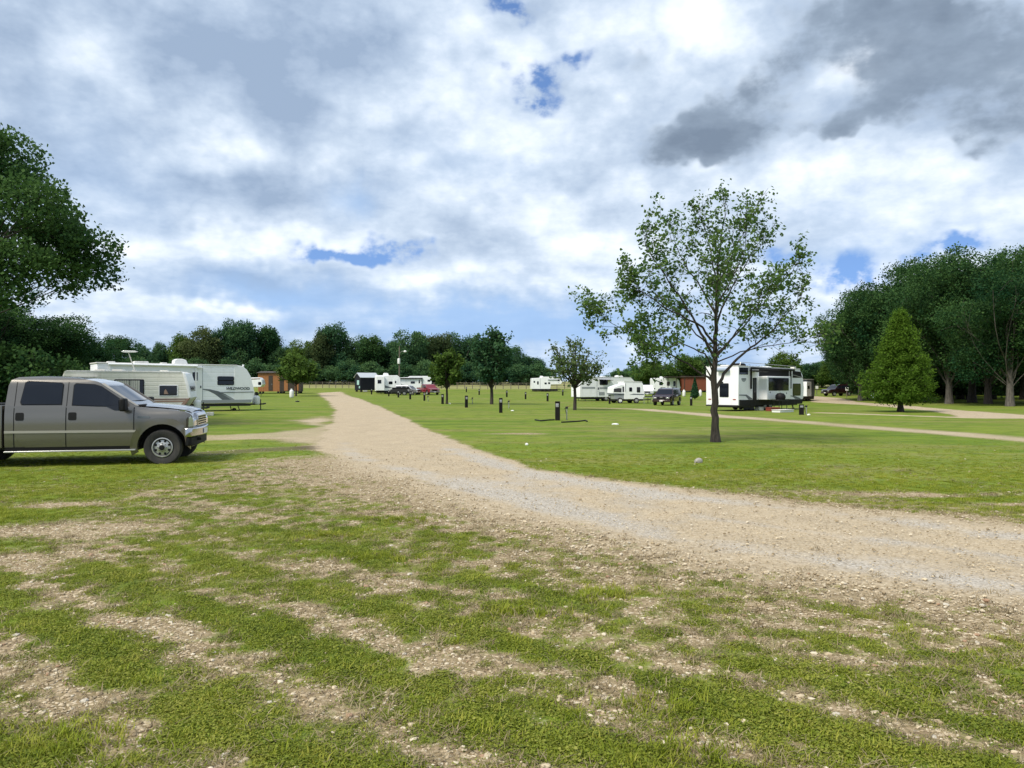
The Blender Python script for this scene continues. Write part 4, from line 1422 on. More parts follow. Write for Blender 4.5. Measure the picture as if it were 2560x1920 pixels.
def build_far_car(name, label, cat, loc, yaw, paint, low, cabin, windows, wheels, W, r=.36, screens=((), ()), z0=.0, extras=None):
    """a smaller car: body shell, cabin shell, side windows, windscreens, lamps, wheels"""
    V = Veh(name, label, cat, loc, yaw, W=W)
    h = W / 2
    xf, xb = max(p[0] for p in low), min(p[0] for p in low)

    def hw(x, z):
        w = h - .05 * max(0, (z - .8) / .3) ** 2 * .5 - .04 * max(0, (.5 - z) / .2) ** 2
        if x > xf - .5: w -= .14 * ((x - xf + .5) / .5) ** 2
        if x < xb + .35: w -= .08 * ((xb + .35 - x) / .35) ** 2
        return w
    zt = max(p[1] for p in cabin)
    zb = min(p[1] for p in cabin)

    def hc(x, z):
        return h * .97 - (z - zb) * .30 - .05 * max(0, (z - zt + .10) / .10) ** 2
    shell('body', low, hw, paint, V.root, [xf - .5, xf - .25, xb + .3, 0], [.5, .65, .8, .95], lambda x, k, z: .04 * (1 - k * k) if z > .85 else 0)
    shell('cabin', cabin, hc, paint, V.root, [], [zb + (zt - zb) * t for t in (.3, .6, .8, .92)])
    for s in (-1, 1):
        for w in windows:
            skin('window', w, s, hc, .012, M['glass'], V.root, [zb + (zt - zb) * t for t in (.3, .6, .8)])
        y0, y1 = (h - .50, h - .16) if s > 0 else (-h + .16, -h + .50)
        MB().box(xf - .12, xf + .012, y0, y1, .70, .84).build('headlight', M['lamp'], V.root, .02)
        MB().box(xb - .012, xb + .1, y0, y1, .78, .95).build('tail_light', M['red_lens'], V.root, .02)
        MB().box(screens[0][0][0] - .42, screens[0][0][0] - .30, (h if s > 0 else -h - .2), (h + .2 if s > 0 else -h), zb + .03, zb + .19).build('mirror', M['black'], V.root, .02)
        for x in wheels:
            V.wheel(x, s, r, .22, h - .11, M['alloy'])
            skin('wheel_arch', arc(x, r, r + .10, 180, 0, 12), s, hw, .006, M['black'], V.root)
    for i, ((xa, za), (xc, zc)) in enumerate(screens):
        m = MB()
        off = .014 if xa > xc else -.014
        wa, wc = hc(xa, za) - .08, hc(xc, zc) - .08
        vs = [m.bm.verts.new(c) for c in ((xa + off, -wa, za + .012), (xa + off, wa, za + .012), (xc + off, wc, zc + .012), (xc + off, -wc, zc + .012))]
        m.bm.faces.new(vs)
        m.build('windscreen' if i == 0 else 'rear_window', M['glass'], V.root)
    MB().box(xf - .05, xf + .02, -h * .45, h * .45, .62, .84).build('grille', M['black'], V.root, .01)
    MB().box(xf - .10, xf + .07, -h * .92, h * .92, .36, .58).build('bumper', M['chrome'] if cat == 'pickup truck' else paint, V.root, .04)
    MB().box(xf + .072, xf + .085, -.16, .16, .42, .54).build('number_plate', M['plate'], V.root)
    return V


def suv_shapes(L=4.75):
    f = L / 2
    low = [(-f, .42), (f - .05, .38), (f, .60), (f - .04, .86), (f - .25, .98), (f - 1.15, 1.05), (-f + .05, 1.07), (-f - .02, .80)]
    cab = [(-f + .06, 1.06), (f - 1.05, 1.04), (f - 1.75, 1.62), (f - 2.0, 1.70), (0, 1.76), (-f + .5, 1.74), (-f + .22, 1.68)]
    wins = [[(f - 1.40, 1.12), (f - 1.78, 1.53), (f - 2.25, 1.57), (f - 2.25, 1.12)], [(f - 2.33, 1.12), (f - 2.33, 1.57), (f - 3.2, 1.59), (f - 3.2, 1.12)], [(f - 3.28, 1.12), (f - 3.28, 1.59), (-f + .34, 1.56), (-f + .24, 1.12)]]
    return low, cab, wins, (f - .92, -f + .98), (((f - 1.15, 1.10), (f - 1.70, 1.57)), ((-f + .085, 1.16), (-f + .20, 1.60)))


lo, ca, wi, wh, sc_ = suv_shapes()
v = build_far_car('suv', 'dark maroon SUV parked facing left beside the pop-up trailer', 'SUV', at(1668, 75), -116, M['maroon'], lo, ca, wi, wh, 1.92, .37, sc_)
MB().box(2.375, 2.39, -.14, .14, .75, .86).build('badge', M['plate'], v.root)
MB().box(-1.6, .3, -.62, -.58, 1.75, 1.80).box(-1.6, .3, .58, .62, 1.75, 1.80).build('roof_rack', M['black'], v.root)
v = build_far_car('car', 'silver hatchback parked between the red pickup and the far trailers', 'car', at(1020, 123), -20, M['silver'], [(p[0] * .88, p[1] * .92) for p in lo], [(p[0] * .88, p[1] * .9) for p in ca],
                  [[(p[0] * .88, p[1] * .9) for p in w] for w in wi], [x * .88 for x in wh], 1.75, .32, [tuple((p[0] * .88, p[1] * .9) for p in s) for s in sc_])
PL = [(-2.75, .50), (2.70, .42), (2.78, .66), (2.72, .96), (2.5, 1.06), (1.45, 1.13), (-.65, 1.14), (-.70, 1.18), (-2.78, 1.18)]
PC = [(-.68, 1.12), (1.55, 1.10), (.90, 1.66), (.65, 1.76), (-.35, 1.78), (-.60, 1.70)]
PW = [[(1.22, 1.18), (.82, 1.58), (.42, 1.62), (.42, 1.18)], [(.34, 1.18), (.34, 1.62), (-.42, 1.62), (-.50, 1.18)]]
PS = (((1.42, 1.17), (.92, 1.60)), ((-.70, 1.2), (-.62, 1.62)))
v = build_far_car('pickup_truck', 'red pickup truck parked in front of the far white motorhome', 'pickup truck', at(1070, 123), -60, M['red_paint'], PL, PC, PW, (1.80, -1.75), 1.95, .39, PS)
MB().box(-2.65, -.78, -.82, .82, 1.16, 1.20).build('bed_liner', M['black'], v.root)
v = build_far_car('car', 'dark car parked under the trees at the far end of the lane', 'car', at(2094, 112), 200, M['maroon'], lo, ca, wi, wh, 1.85, .35, sc_)
v = build_far_car('pickup_truck', 'white pickup seen between the pop-up trailer and the far white trailer', 'pickup truck', at(1618, 112), -100, M['white'], PL, PC, PW, (1.80, -1.75), 1.95, .39, PS)
# ------------------------------------------------------------------ trailers
def travel_frame(V, x0, x1, tongue, z=.42, wheels=(), r=.34, wy=None):
    MB().box(x0 + .1, x1 - .05, -V.h * .75, V.h * .75, z - .14, z + .02).build('chassis', M['black_metal'], V.root)
    m = MB()
    for s in (-1, 1):
        m.prism([(x1 - .6, .55 * s), (x1 - .6, .55 * s - .08), (tongue, -.04), (tongue, .04)], z - .10, z, 'z')
    m.build('tongue', M['black_metal'], V.root)
    MB().cyl((tongue - .25, 0, 0.02), (tongue - .25, 0, z + .28), .035).cyl((tongue - .25, 0, -.01), (tongue - .25, 0, .02), .11).build('jack', M['black_metal'], V.root)
    MB().cyl((tongue - .05, 0, z - .02), (tongue + .12, 0, z - .02), .05).build('coupler', M['black_metal'], V.root)
    for x in wheels:
        for s in (-1, 1):
            V.wheel(x, s, r, .20, wy or V.h - .14)
    for x in (x0 + .7, x1 - .9):
        for s in (-1, 1):
            MB().cyl((x, s * V.h * .7, z - .1), (x + .12, s * V.h * .75, -.01), .03, None, 6).box(x + .04, x + .20, s * V.h * .75 - .08, s * V.h * .75 + .08, -.02, .02).build('stabiliser', M['black_metal'], V.root)


# 1. the old cream trailer behind the pickup
V = Veh('travel_trailer', 'old cream trailer with a brown stripe and TV antenna, right behind the pickup', 'trailer', (-18.05, 42.11), 15, W=2.3)
V.root.scale = (.905, 1, 1)
z0 = .47
prof = [(-6.6, z0), (-.55, z0), (-.10, 1.0), (-.18, 1.75), (-.40, 2.38), (-.62, 2.47), (-6.75, 2.50), (-6.97, 2.42), (-7.05, 2.2), (-7.05, 1.0), (-6.85, .62)]
V.prism('body', prof, -1.15, 1.15, M['cream'], .05)
V.prism('roof', [(-7.0, 2.43), (-.5, 2.40), (-.60, 2.485), (-6.8, 2.52)], -1.165, 1.165, M['offwhite'], .02)
V.prism('front_cap', [(-.52, 2.42), (-.36, 2.40), (-.15, 1.77), (-.055, 1.02), (-.18, 1.02), (-.34, 1.77)], -1.17, 1.17, M['white'], .02)
for s in (-1, 1):
    w = V.window(-4.24, -2.70, 1.06, 2.0, s, frame=M['black'], pane=M['glass'], r=.02)
    if s < 0:
        m = MB()
        for i in range(11):
            x = -4.2 + i * .12
            m.prism([(x, 1.30 + .02 * (i % 3)), (x + .105, 1.30 + .02 * (i % 2)), (x + .105, 1.98), (x, 1.98)], -1.182, -1.178)
        m.build('curtain', M['curtain'], w)
        MB().prism(rrect(-3.45, -3.42, 1.06, 2.0, .005), -1.19, -1.175).build('mullion', M['black'], w)
        ow = V.window(-6.45, -5.25, 1.2, 2.0, s, frame=M['black'], pane=M['glass'], r=.02)
        MB().prism([(-6.5, 2.18), (-5.2, 2.18), (-5.2, 2.12), (-6.5, 2.12)], -1.55, -1.15).build('window_awning', M['white_old'], ow)
    w2 = V.window(-1.80, -.82, 1.16, 1.70, s, frame=M['white'], pane=M['glass'], r=.02)
    if s < 0: MB().prism([(-1.55, 1.24), (-1.30, 1.24), (-1.38, 1.40), (-1.46, 1.52), (-1.53, 1.42)], -1.186, -1.180).build('window_ornament', M['tan_stripe'], w2)
    V.side('stripe', [(-7.03, .90), (-7.03, .98), (-.18, .99), (-.15, .93)], s, M['brown_stripe'], t=.006)
    V.side('stripe', [(-7.03, .77), (-7.03, .87), (-.16, .89), (-.30, .79)], s, M['tan_stripe'], t=.006)
    V.side('corner_stripe', [(-.75, .50), (-.52, .50), (-.12, .98), (-.30, .98)], s, M['tan_stripe'], t=.008)
    V.side('corner_stripe', [(-.48, .52), (-.44, .52), (-.085, 1.0), (-.10, 1.04)], s, M['brown_stripe'], t=.010)
V.end('front_window', rrect(-.85, .85, 1.12, 1.68, .04), -.15, 1, M['glass'], .05)
for x in (-5.3, -4.35):
    MB().prism([(x - .32, 2.50), (x + .32, 2.50), (x + .28, 2.60), (x - .28, 2.60)], -.3, .3).build('roof_vent', M['white_old'], V.root, .02)
MB().prism([(-2.0, 2.49), (-1.5, 2.49), (-1.53, 2.56), (-1.97, 2.56)], -.25, .25).build('roof_vent', M['white_old'], V.root, .02)
an = MB().cyl((-3.28, -.6, 2.50), (-3.66, -.6, 3.55), .035, .028, 8).cyl((-3.32, -.6, 2.50), (-3.32, -.6, 2.56), .12).build('antenna_mast', M['white_old'], V.root)
MB().prism([(-4.05, 3.57), (-3.9, 3.52), (-3.3, 3.53), (-3.12, 3.58), (-3.3, 3.62), (-3.9, 3.63)], -.72, -.48).build('antenna_head', M['white'], an, .02)
for y in (-.55, -.2): V.tank(.22, y, .28, .66, .19)
travel_frame(V, -6.9, -.3, .75, .48, (-3.9, -3.05), .34)
MB().box(.75, 1.15, -.6, -.2, .0, .20).build('step_stool', M['white_old'], V.root, .02)

# 2. the long white trailer with the lettering
V = Veh('travel_trailer', 'long white trailer with grey swoosh and lettering, behind the old cream one', 'trailer', (-18.59, 51.35), 38, W=2.4)
prof = [(-9.1, .52), (.10, .52), (.30, 1.23), (.02, 2.35), (-.22, 2.75), (-.50, 2.98), (-.9, 3.05), (-9.15, 3.08), (-9.2, 3.0), (-9.2, .60)]
V.prism('body', prof, -1.2, 1.2, M['white_rib'], .04)
V.prism('roof', [(-9.24, 3.05), (-.85, 3.02), (-.85, 3.10), (-9.24, 3.13)], -1.23, 1.23, M['offwhite'], .02)
V.prism('front_cap', [(-1.05, .53), (.12, .53), (.325, 1.24), (.04, 2.37), (-.20, 2.78), (-.50, 3.02), (-.9, 3.085), (-1.05, 3.085)], -1.215, 1.215, M['white'], .02)
V.window(-2.10, -1.11, 1.78, 2.02, -1, r=.03)
V.window(-2.10, -1.11, 2.08, 2.28, -1, r=.03)
d = V.side('door', rrect(-3.85, -3.13, .72, 2.75, .05), -1, M['white'], t=.03)
V.side('door_window', rrect(-3.72, -3.40, 2.03, 2.58, .04), -1, M['glass'], t=.045, parent=d)
V.side('handle', rrect(-3.24, -3.18, 1.55, 1.70, .02), -1, M['black'], t=.07, parent=d)
V.side('wall_seam', rrect(-3.10, -3.07, .6, 3.0, .01), -1, M['slate_light'], t=.008)
V.side('swoosh', [(-3.08, 1.50), (-2.6, 1.46), (-2.1, 1.34), (-1.6, 1.12), (-1.10, .80), (-1.10, .66), (-1.7, .66), (-1.95, .86), (-2.3, 1.14), (-2.7, 1.36), (-3.08, 1.44)], -1, M['slate'], t=.010)
V.side('swoosh', [(-1.95, 1.20), (-1.3, .95), (-.98, .74), (-1.2, .72), (-1.5, .93)], -1, M['slate_light'], t=.014)
V.side('stripe', [(-2.1, 1.27), (-2.1, 1.22), (.24, 1.25), (.23, 1.30)], -1, M['slate'], t=.030)
V.side('lower_band', [(-9.1, .55), (-9.1, .76), (.13, .76), (.07, .55)], -1, M['slate_light'], t=.020)
V.side('vent_grille', rrect(-6.2, -5.6, 1.0, 1.5, .03), -1, M['white_old'], t=.02)
V.window(-6.9, -5.3, 1.75, 2.45, -1, r=.04)
text_part('lettering', 'WILDWOOD', .245, V.root, (-1.60, -1.222, 1.43), (R(90), 0, 0), M['navy'], .22, .004, 1.06)
text_part('lettering', 'LE', .10, V.root, (-.12, -1.222, 1.43), (R(90), 0, 0), M['navy'], .22, .004, 1.0)
aw = MB().cyl((-8.6, -1.30, 3.02), (-3.42, -1.30, 2.98), .075, None, 12).build('awning_roll', M['white'], V.root)
MB().prism([(-3.60, 2.98), (-3.42, 3.0), (-3.05, 2.86), (-3.40, 2.84)], -1.36, -1.23).build('awning_end', M['white'], aw)
MB().box(-8.55, -8.47, -1.29, -1.21, .8, 3.0).box(-3.56, -3.48, -1.29, -1.21, .8, 2.95).build('awning_arm', M['white'], aw)
V.ac(-4.62, -3.76, 3.10, .7, .36)
for x0, x1, hgt in ((-8.5, -8.0, .12), (-7.0, -6.1, .16), (-5.4, -5.0, .1)):
    MB().prism([(x0, 3.10), (x1, 3.10), (x1 - .06, 3.10 + hgt), (x0 + .06, 3.10 + hgt)], -.3, .3).build('roof_vent', M['offwhite'], V.root, .02)
MB().cyl((-.35, -.9, 3.0), (-.35, -.9, 3.14), .05, .07, 8).build('marker_lamp', M['white'], V.root)
for s in (-1, 1): V.tank(.80, s * .2 - .1, .36, .66, .19)
travel_frame(V, -9.1, .2, 1.4, .46, (-5.2, -4.35), .35)
MB().cyl((-.8, -.5, .06), (-.8, -.3, .06), .12, None, 14).build('jack_wheel', M['rubber'], V.root)

# 3. the new white trailer at the right, rear end towards the camera
V = Veh('travel_trailer', 'new white trailer with black skirt, big dark windows and awning, right of the lawn tree', 'trailer', (14.72, 51.88), 45, W=2.5)
V.prism('body', [(0, .40), (10.2, .40), (10.45, .9), (10.55, 1.6), (10.30, 2.6), (9.8, 3.06), (0, 3.14)], -1.25, 1.25, M['white'], .03)
V.prism('roof', [(-.02, 3.12), (9.85, 3.05), (9.85, 3.10), (-.02, 3.17)], -1.27, 1.27, M['offwhite'], .01)
for s in (-1, 1):
    V.side('skirt', [(.10, .36), (.10, .80), (10.38, .72), (10.20, .36)], s, M['skirt'], t=.012)
    V.side('upper_band', [(3.0, 2.42), (3.0, 3.02), (7.85, 3.0), (7.85, 2.42)], s, M['black'], t=.008)
    V.side('upper_band', [(8.5, 2.38), (8.5, 2.92), (9.95, 2.86), (10.2, 2.40)], s, M['black'], t=.008)
V.window(.14, 1.34, 2.58, 3.02, -1, r=.04, fw=.02)
lg = V.side('emblem', [(.42, 2.31), (1.08, 2.31), (1.08, 2.20), (.95, 2.09), (.75, 2.04), (.55, 2.09), (.42, 2.20)], -1, M['slate_light'], t=.008)
V.side('emblem_band', [(.46, 2.28), (1.04, 2.28), (1.04, 2.22), (.46, 2.22)], -1, M['slate'], t=.012, parent=lg)
V.side('swoosh', [(.10, 1.17), (1.15, 1.16), (2.02, .86), (2.02, .80), (1.45, .80), (1.0, 1.07), (.10, 1.10)], -1, M['slate'], t=.010)
V.side('swoosh', [(8.05, 1.02), (8.7, 1.0), (9.9, .80), (9.9, .74), (8.95, .76), (8.5, .94), (8.05, .96)], -1, M['slate'], t=.010)
for x0, x1 in ((2.06, 2.62), (6.72, 7.84)):
    d = V.side('door', rrect(x0, x1, .74, 2.34 if x0 < 4 else 2.28, .04), -1, M['black'], t=.02)
    V.side('door_window', rrect(x0 + .07, x1 - .07, 1.3, 2.2, .03), -1, M['glass'], t=.028, parent=d)
sl = MB().box(2.86, 6.62, -1.95, -1.2, .78, 2.46).build('slide_out', M['white'], V.root, .03)
MB().prism(rrect(3.05, 6.28, 1.42, 2.34, .05), -1.965, -1.94).build('slide_window', M['glass'], sl)
for x, z in ((3.3, 1.30), (5.9, 1.22), (4.9, 1.08)):
    MB().cyl((x, -1.965, z), (x, -1.94, z), .06).build('vent_cap', M['slate'], sl)
V.window(8.55, 9.88, 1.04, 1.90, -1, r=.04, fw=.04)
aw = MB().cyl((1.5, -1.42, 3.02), (8.4, -1.42, 2.96), .07, None, 12).build('awning_roll', M['black'], V.root)
for x in (1.66, 7.98):
    MB().box(x, x + .10, -1.36, -1.27, 1.55, 3.0).build('awning_arm', M['black'], aw)
MB().cyl((1.7, -1.30, 2.7), (2.5, -1.75, 2.86), .02, None, 6).cyl((8.0, -1.3, 2.65), (9.3, -1.7, 2.40), .02, None, 6).build('awning_strut', M['galv'], aw)
MB().prism([(1.5, 2.86), (2.5, 2.80), (2.5, 2.74), (1.5, 2.80)], -2.3, -1.3).build('awning_flap', M['black'], aw)
# rear end
f = V.end('window', rrect(-.52, .18, .98, 1.95, .06), 0, -1, M['black'], .02)
V.end('pane', rrect(-.48, .14, 1.02, 1.91, .05), 0, -1, M['glass'], .026, f)
MB().cyl((-.16, -.62, 2.90), (-.16, .28, 2.90), .15, None, 14).build('rolled_bag', M['blue_grey'], V.root, .03)
V.end('rear_ladder_pad', rrect(-.1, .28, 1.96, 2.06, .02), 0, -1, M['black'], .03)
for y in (-.95, .95): V.end('tail_light', rrect(y - .11, y + .11, .80, .86, .02), 0, -1, M['red_lens'], .03)
V.box('rear_bumper', -.12, 0, -1.2, 1.2, .34, .42, M['black_metal'])
V.box('rear_skirt', -.012, .0, -1.24, 1.24, .34, .44, M['skirt'])
V.ac(2.0, 2.9, 3.12, .7, .28, M['black'])
V.ac(6.2, 7.0, 3.09, .7, .16)
MB().box(.3, .9, -.3, .3, 3.14, 3.24).build('roof_vent', M['white_old'], V.root, .02)
MB().box(9.3, 9.7, -1.0, -.7, 3.05, 3.22).build('roof_vent', M['white_old'], V.root, .02)
MB().path([(.5, -1.1, 3.2), (.6, -1.1, 3.42), (5.5, -1.1, 3.34), (9.4, -1.1, 3.26), (9.4, -1.1, 3.05)], .02).build('roof_rail', M['galv'], V.root)
travel_frame(V, .1, 10.1, 11.6, .40, (4.0, 4.85), .34, 1.12)

# things standing in front of it
def thing_box(name, label, cat, loc, yaw, parts):
    r_ = empty(name, (loc[0], loc[1], gz(loc[0], loc[1])), R(yaw))
    tag(r_, label, cat)
    for nm, dims, mat in parts:
        MB().box(*dims).build(nm, mat, r_, .012)
    return r_
p = gp(1951, 1027)
gr = empty('barbecue_grill', (p[0], p[1], gz(*p)), R(30))
tag(gr, 'dark covered barbecue grill beside the new white trailer', 'grill')
MB().lathe([(.02, .78), (.30, .80), (.36, .92), (.34, 1.10), (.22, 1.24), (.02, 1.28)], (0, 0, 0), 'z', 16).build('lid', M['black'], gr)
MB().box(-.55, .55, -.28, .28, .70, .80).build('shelf', M['black_metal'], gr, .01)
for x, y in ((-.4, -.22), (.4, -.22), (-.4, .22), (.4, .22)): MB().cyl((x, y, -.01), (x, y, .72), .025, None, 8).build('leg', M['black_metal'], gr)
p = gp(1957, 1030.5)
thing_box('storage_bin', 'flat white bin lying on the grass in front of the new trailer', 'bin', p, 40, (('tray', (-.85, .85, -.3, .3, 0, .14), M['litter']), ('lid', (-.88, .88, -.33, .33, .142, .18), M['white_old'])))
p = gp(1932, 1028)
thing_box('storage_box', 'red-brown box by the wheels of the new trailer', 'box', p, 20, (('box_body', (-.4, .4, -.25, .25, 0, .22), M['red_plastic']), ('lid', (-.42, .42, -.27, .27, .222, .27), M['red_plastic'])))
p = gp(1872, 1024)
thing_box('storage_box', 'grey box under the side of the new white trailer', 'box', p, 45, (('box_body', (-.4, .4, -.25, .25, 0, .36), M['grey_box']), ('lid', (-.43, .43, -.28, .28, .362, .42), M['white_old'])))
p = gp(1898, 1026)
thing_box('storage_box', 'pale crate beside the door of the new white trailer', 'box', p, 30, (('box_body', (-.25, .25, -.2, .2, 0, .24), M['white_old']), ('lid', (-.27, .27, -.22, .22, .242, .28), M['grey_box'])))

# 4. white trailer and pop-up camper in the middle distance
c = at(1450, 89)
V = Veh('travel_trailer', 'white trailer with a grey stripe behind the small reddish tree', 'trailer', c, 22, W=2.4)
V.root.location = Vector(c) + Vector((-math.sin(R(22)), math.cos(R(22)), 0)) * 1.2
V.prism('body', [(0, .48), (7.6, .48), (7.9, 1.2), (7.6, 2.4), (7.1, 2.85), (.1, 2.95), (0, 2.8)], -1.2, 1.2, M['white'], .04)
V.prism('roof', [(0.0, 2.93), (7.1, 2.83), (7.1, 2.90), (0.0, 3.0)], -1.22, 1.22, M['offwhite'], .01)
V.side('stripe', rrect(.25, 2.05, 1.50, 1.72, .02), -1, M['slate_light'], t=.01)
V.side('stripe', rrect(2.65, 4.6, 1.46, 1.68, .02), -1, M['slate_light'], t=.01)
V.side('vent_panel', rrect(2.55, 3.35, .70, 1.10, .02), -1, M['slate_light'], t=.015)
V.side('wall_seam', rrect(2.28, 2.34, .5, 2.85, .01), -1, M['slate_light'], t=.008)
d = V.side('door', rrect(2.36, 2.62, 1.2, 1.75, .03), -1, M['white'], t=.02)
V.side('door_window', rrect(2.40, 2.56, 1.36, 1.66, .03), -1, M['glass'], t=.03, parent=d)
w = V.window(2.72, 3.75, 2.0, 2.55, -1, r=.03)
MB().prism([(2.55, 2.62), (4.2, 2.55), (4.2, 2.50), (2.55, 2.58)], -1.9, -1.2).build('window_awning', M['black'], w)
V.window(.95, 1.05, 1.95, 2.05, -1, r=.03)
V.ac(5.6, 6.5, 2.86, .7, .3)
V.ac(3.4, 4.1, 2.9, .7, .14)
V.side('skirt', [(.2, .22), (.2, .50), (7.6, .50), (7.6, .22)], -1, M['skirt'], y=1.1, t=.01)
travel_frame(V, .1, 7.8, 8.9, .44, (3.6, 4.4), .33)

c = at(1532, 81.5)
V = Veh('popup_camper', 'small white hybrid camper with a fold-out bunk and dark mesh window', 'camper', c, 12, W=2.1)
V.root.location = Vector(c) + Vector((-math.sin(R(12)), math.cos(R(12)), 0)) * 1.05
V.prism('body', [(1.35, .45), (3.55, .45), (3.75, .8), (3.55, 2.1), (3.40, 2.36), (1.35, 2.40)], -1.05, 1.05, M['white'], .03)
V.prism('roof', [(1.30, 2.38), (3.42, 2.33), (3.42, 2.40), (1.30, 2.46)], -1.08, 1.08, M['offwhite'], .01)
bk = V.prism('fold_out_bunk', [(.05, 1.10), (1.36, 1.06), (1.36, 2.10), (.95, 2.06), (.12, 1.78)], -1.0, 1.0, M['white'], .03)
V.side('mesh_window', [(.12, 1.26), (1.02, 1.22), (1.02, 1.66), (.7, 1.70), (.14, 1.60)], -1, M['screen'], y=1.0, t=.015, parent=bk)
V.side('mesh_window', rrect(1.14, 1.33, 1.25, 1.85, .02), -1, M['screen'], y=1.0, t=.015, parent=bk)
V.prism('bunk_floor', [(.02, 1.02), (1.36, 1.0), (1.36, 1.08), (.02, 1.10)], -1.02, 1.02, M['slate'], .01)
V.prism('lower_box', [(.25, .45), (1.38, .45), (1.38, .98), (.15, .98)], -.95, .95, M['slate_light'], .02)
V.window(1.95, 2.20, 1.35, 1.72, -1, r=.02)
V.window(2.85, 3.15, 1.25, 1.75, -1, r=.02)
V.side('stripe', [(1.95, .95), (2.4, 1.06), (3.6, 1.02), (3.65, .92)], -1, M['slate'], t=.01)
V.side('wall_seam', rrect(1.45, 1.52, 1.3, 2.2, .01), -1, M['slate_light'], t=.01)
V.wheel(.85, -1, .32, .2, 1.0, M['white'])
V.wheel(.85, 1, .32, .2, 1.0, M['white'])
V.wheel(2.75, -1, .32, .2, 1.0)
V.wheel(2.75, 1, .32, .2, 1.0)
travel_frame(V, .3, 3.7, 4.8, .42)
tb = empty('folding_table', (*at(1619, 81).to_tuple(),), R(8))
tag(tb, 'pale folding table between the hybrid camper and the maroon SUV', 'table')
MB().box(-.45, .45, -.3, .3, .68, .72).build('table_top', M['galv'], tb, .008)
for x, y in ((-.4, -.25), (.4, -.25), (-.4, .25), (.4, .25)): MB().cyl((x, y, -.01), (x, y, .68), .018, None, 6).build('leg', M['galv'], tb)

# 5. far trailers
def far_trailer(label, px, D, yaw, L, H, nose, W=2.4, wheels=None, mat='white', name='travel_trailer', z0=.5):
    c = at(px, D)
    V = Veh(name, label, 'trailer', c, yaw, W=W)
    V.root.location = Vector(c) + Vector((-math.sin(R(yaw)), math.cos(R(yaw)), 0)) * W / 2
    if nose == 'fifth':
        pr = [(0, z0), (L - 2.3, z0), (L - 2.2, 1.35), (L - .3, 1.40), (L, 1.8), (L - .15, H - .35), (L - .5, H), (2.0, H - .02), (1.7, H - .22), (.1, H - .30)]
    else:
        pr = [(0, z0), (L - .35, z0), (L - .1, 1.1), (L - .35, H - .4), (L - .8, H), (.1, H), (0, H - .12)]
    V.prism('body', pr, -W / 2, W / 2, M[mat], .05)
    travel_frame(V, .2, L - (2.3 if nose == 'fifth' else .3), L - .2 if nose == 'fifth' else L + .9, z0 - .03, wheels or (L * .42, L * .42 + .85), .34)
    return V


V = far_trailer('far white fifth-wheel trailer alone in the middle of the field', 1329, 140, 6, 5.9, 2.85, 'fifth')
V.window(.42, .62, 1.75, 2.0, -1); V.window(1.1, 1.3, 1.4, 1.95, -1)
V.side('wall_seam', rrect(1.62, 1.68, .6, 2.6, .01), -1, M['slate_light'], t=.01)
V.window(2.5, 2.85, 1.45, 1.70, -1); V.window(3.2, 3.5, 1.5, 1.75, -1); V.window(5.0, 5.35, 2.05, 2.3, -1)
MB().box(3.1, 4.9, -1.3, -1.2, 2.20, 2.30).build('awning_roll', M['slate'], V.root)
V.ac(1.75, 2.4, 2.82, .7, .2)
V.side('skirt', [(.1, .15), (.1, .52), (5.0, .52), (5.0, .15)], -1, M['skirt'], t=.01)

V = far_trailer('far white trailer with a square slide-out, next to the black shed', 939, 126, 14, 4.5, 3.2, 'flat')
so = V.box('slide_out', .05, 1.45, -1.75, -1.15, .62, 3.05, M['white'], .03)
MB().prism(rrect(.30, .92, 1.80, 2.42, .04), -1.765, -1.74).build('slide_window', M['glass'], so)
V.window(2.25, 2.80, 1.72, 2.12, -1); V.side('swoosh', [(1.55, 1.5), (1.55, 1.05), (3.0, 1.02), (2.6, 1.15)], -1, M['slate'])
d = V.side('door', rrect(3.1, 3.75, .75, 2.7, .04), -1, M['white'], t=.03)
V.side('door_window', rrect(3.25, 3.5, 1.85, 2.25, .03), -1, M['glass'], t=.04, parent=d)
V.ac(1.35, 2.3, 3.2, .8, .42)
V.side('skirt', [(.1, .2), (.1, .6), (4.3, .6), (4.3, .2)], -1, M['skirt'], t=.01)
V = far_trailer('far white motorhome with a long dark awning behind the red pickup', 996, 131, 8, 5.9, 3.05, 'fifth', wheels=(1.0, 4.6), name='motorhome')
V.root['category'] = 'motorhome'
V.window(2.2, 2.85, 1.75, 2.05, -1)
V.side('swoosh', [(.1, 1.62), (1.4, 1.40), (2.4, 1.0), (2.0, 1.0), (1.1, 1.30), (.1, 1.5)], -1, M['slate'])
d = V.side('door', rrect(3.3, 3.95, .65, 2.6, .04), -1, M['white'], t=.03)
V.side('door_window', rrect(3.55, 3.78, 1.75, 2.35, .03), -1, M['glass'], t=.04, parent=d)
aw = MB().box(.05, 4.25, -1.45, -1.2, 2.55, 2.72).build('awning_roll', M['black'], V.root)
MB().box(.1, .2, -1.35, -1.2, .7, 2.6).box(4.1, 4.2, -1.35, -1.2, .7, 2.6).build('awning_arm', M['black'], aw)
V.window(5.15, 5.6, 2.1, 2.35, -1)
V = far_trailer('black low utility trailer between the far white trailer and the silver car', 975, 119, 5, 3.4, .95, 'flat', W=1.8, mat='black_metal', name='utility_trailer', z0=.45)
V.box('cargo', .3, 2.9, -.7, .7, .95, 1.25, M['black'])

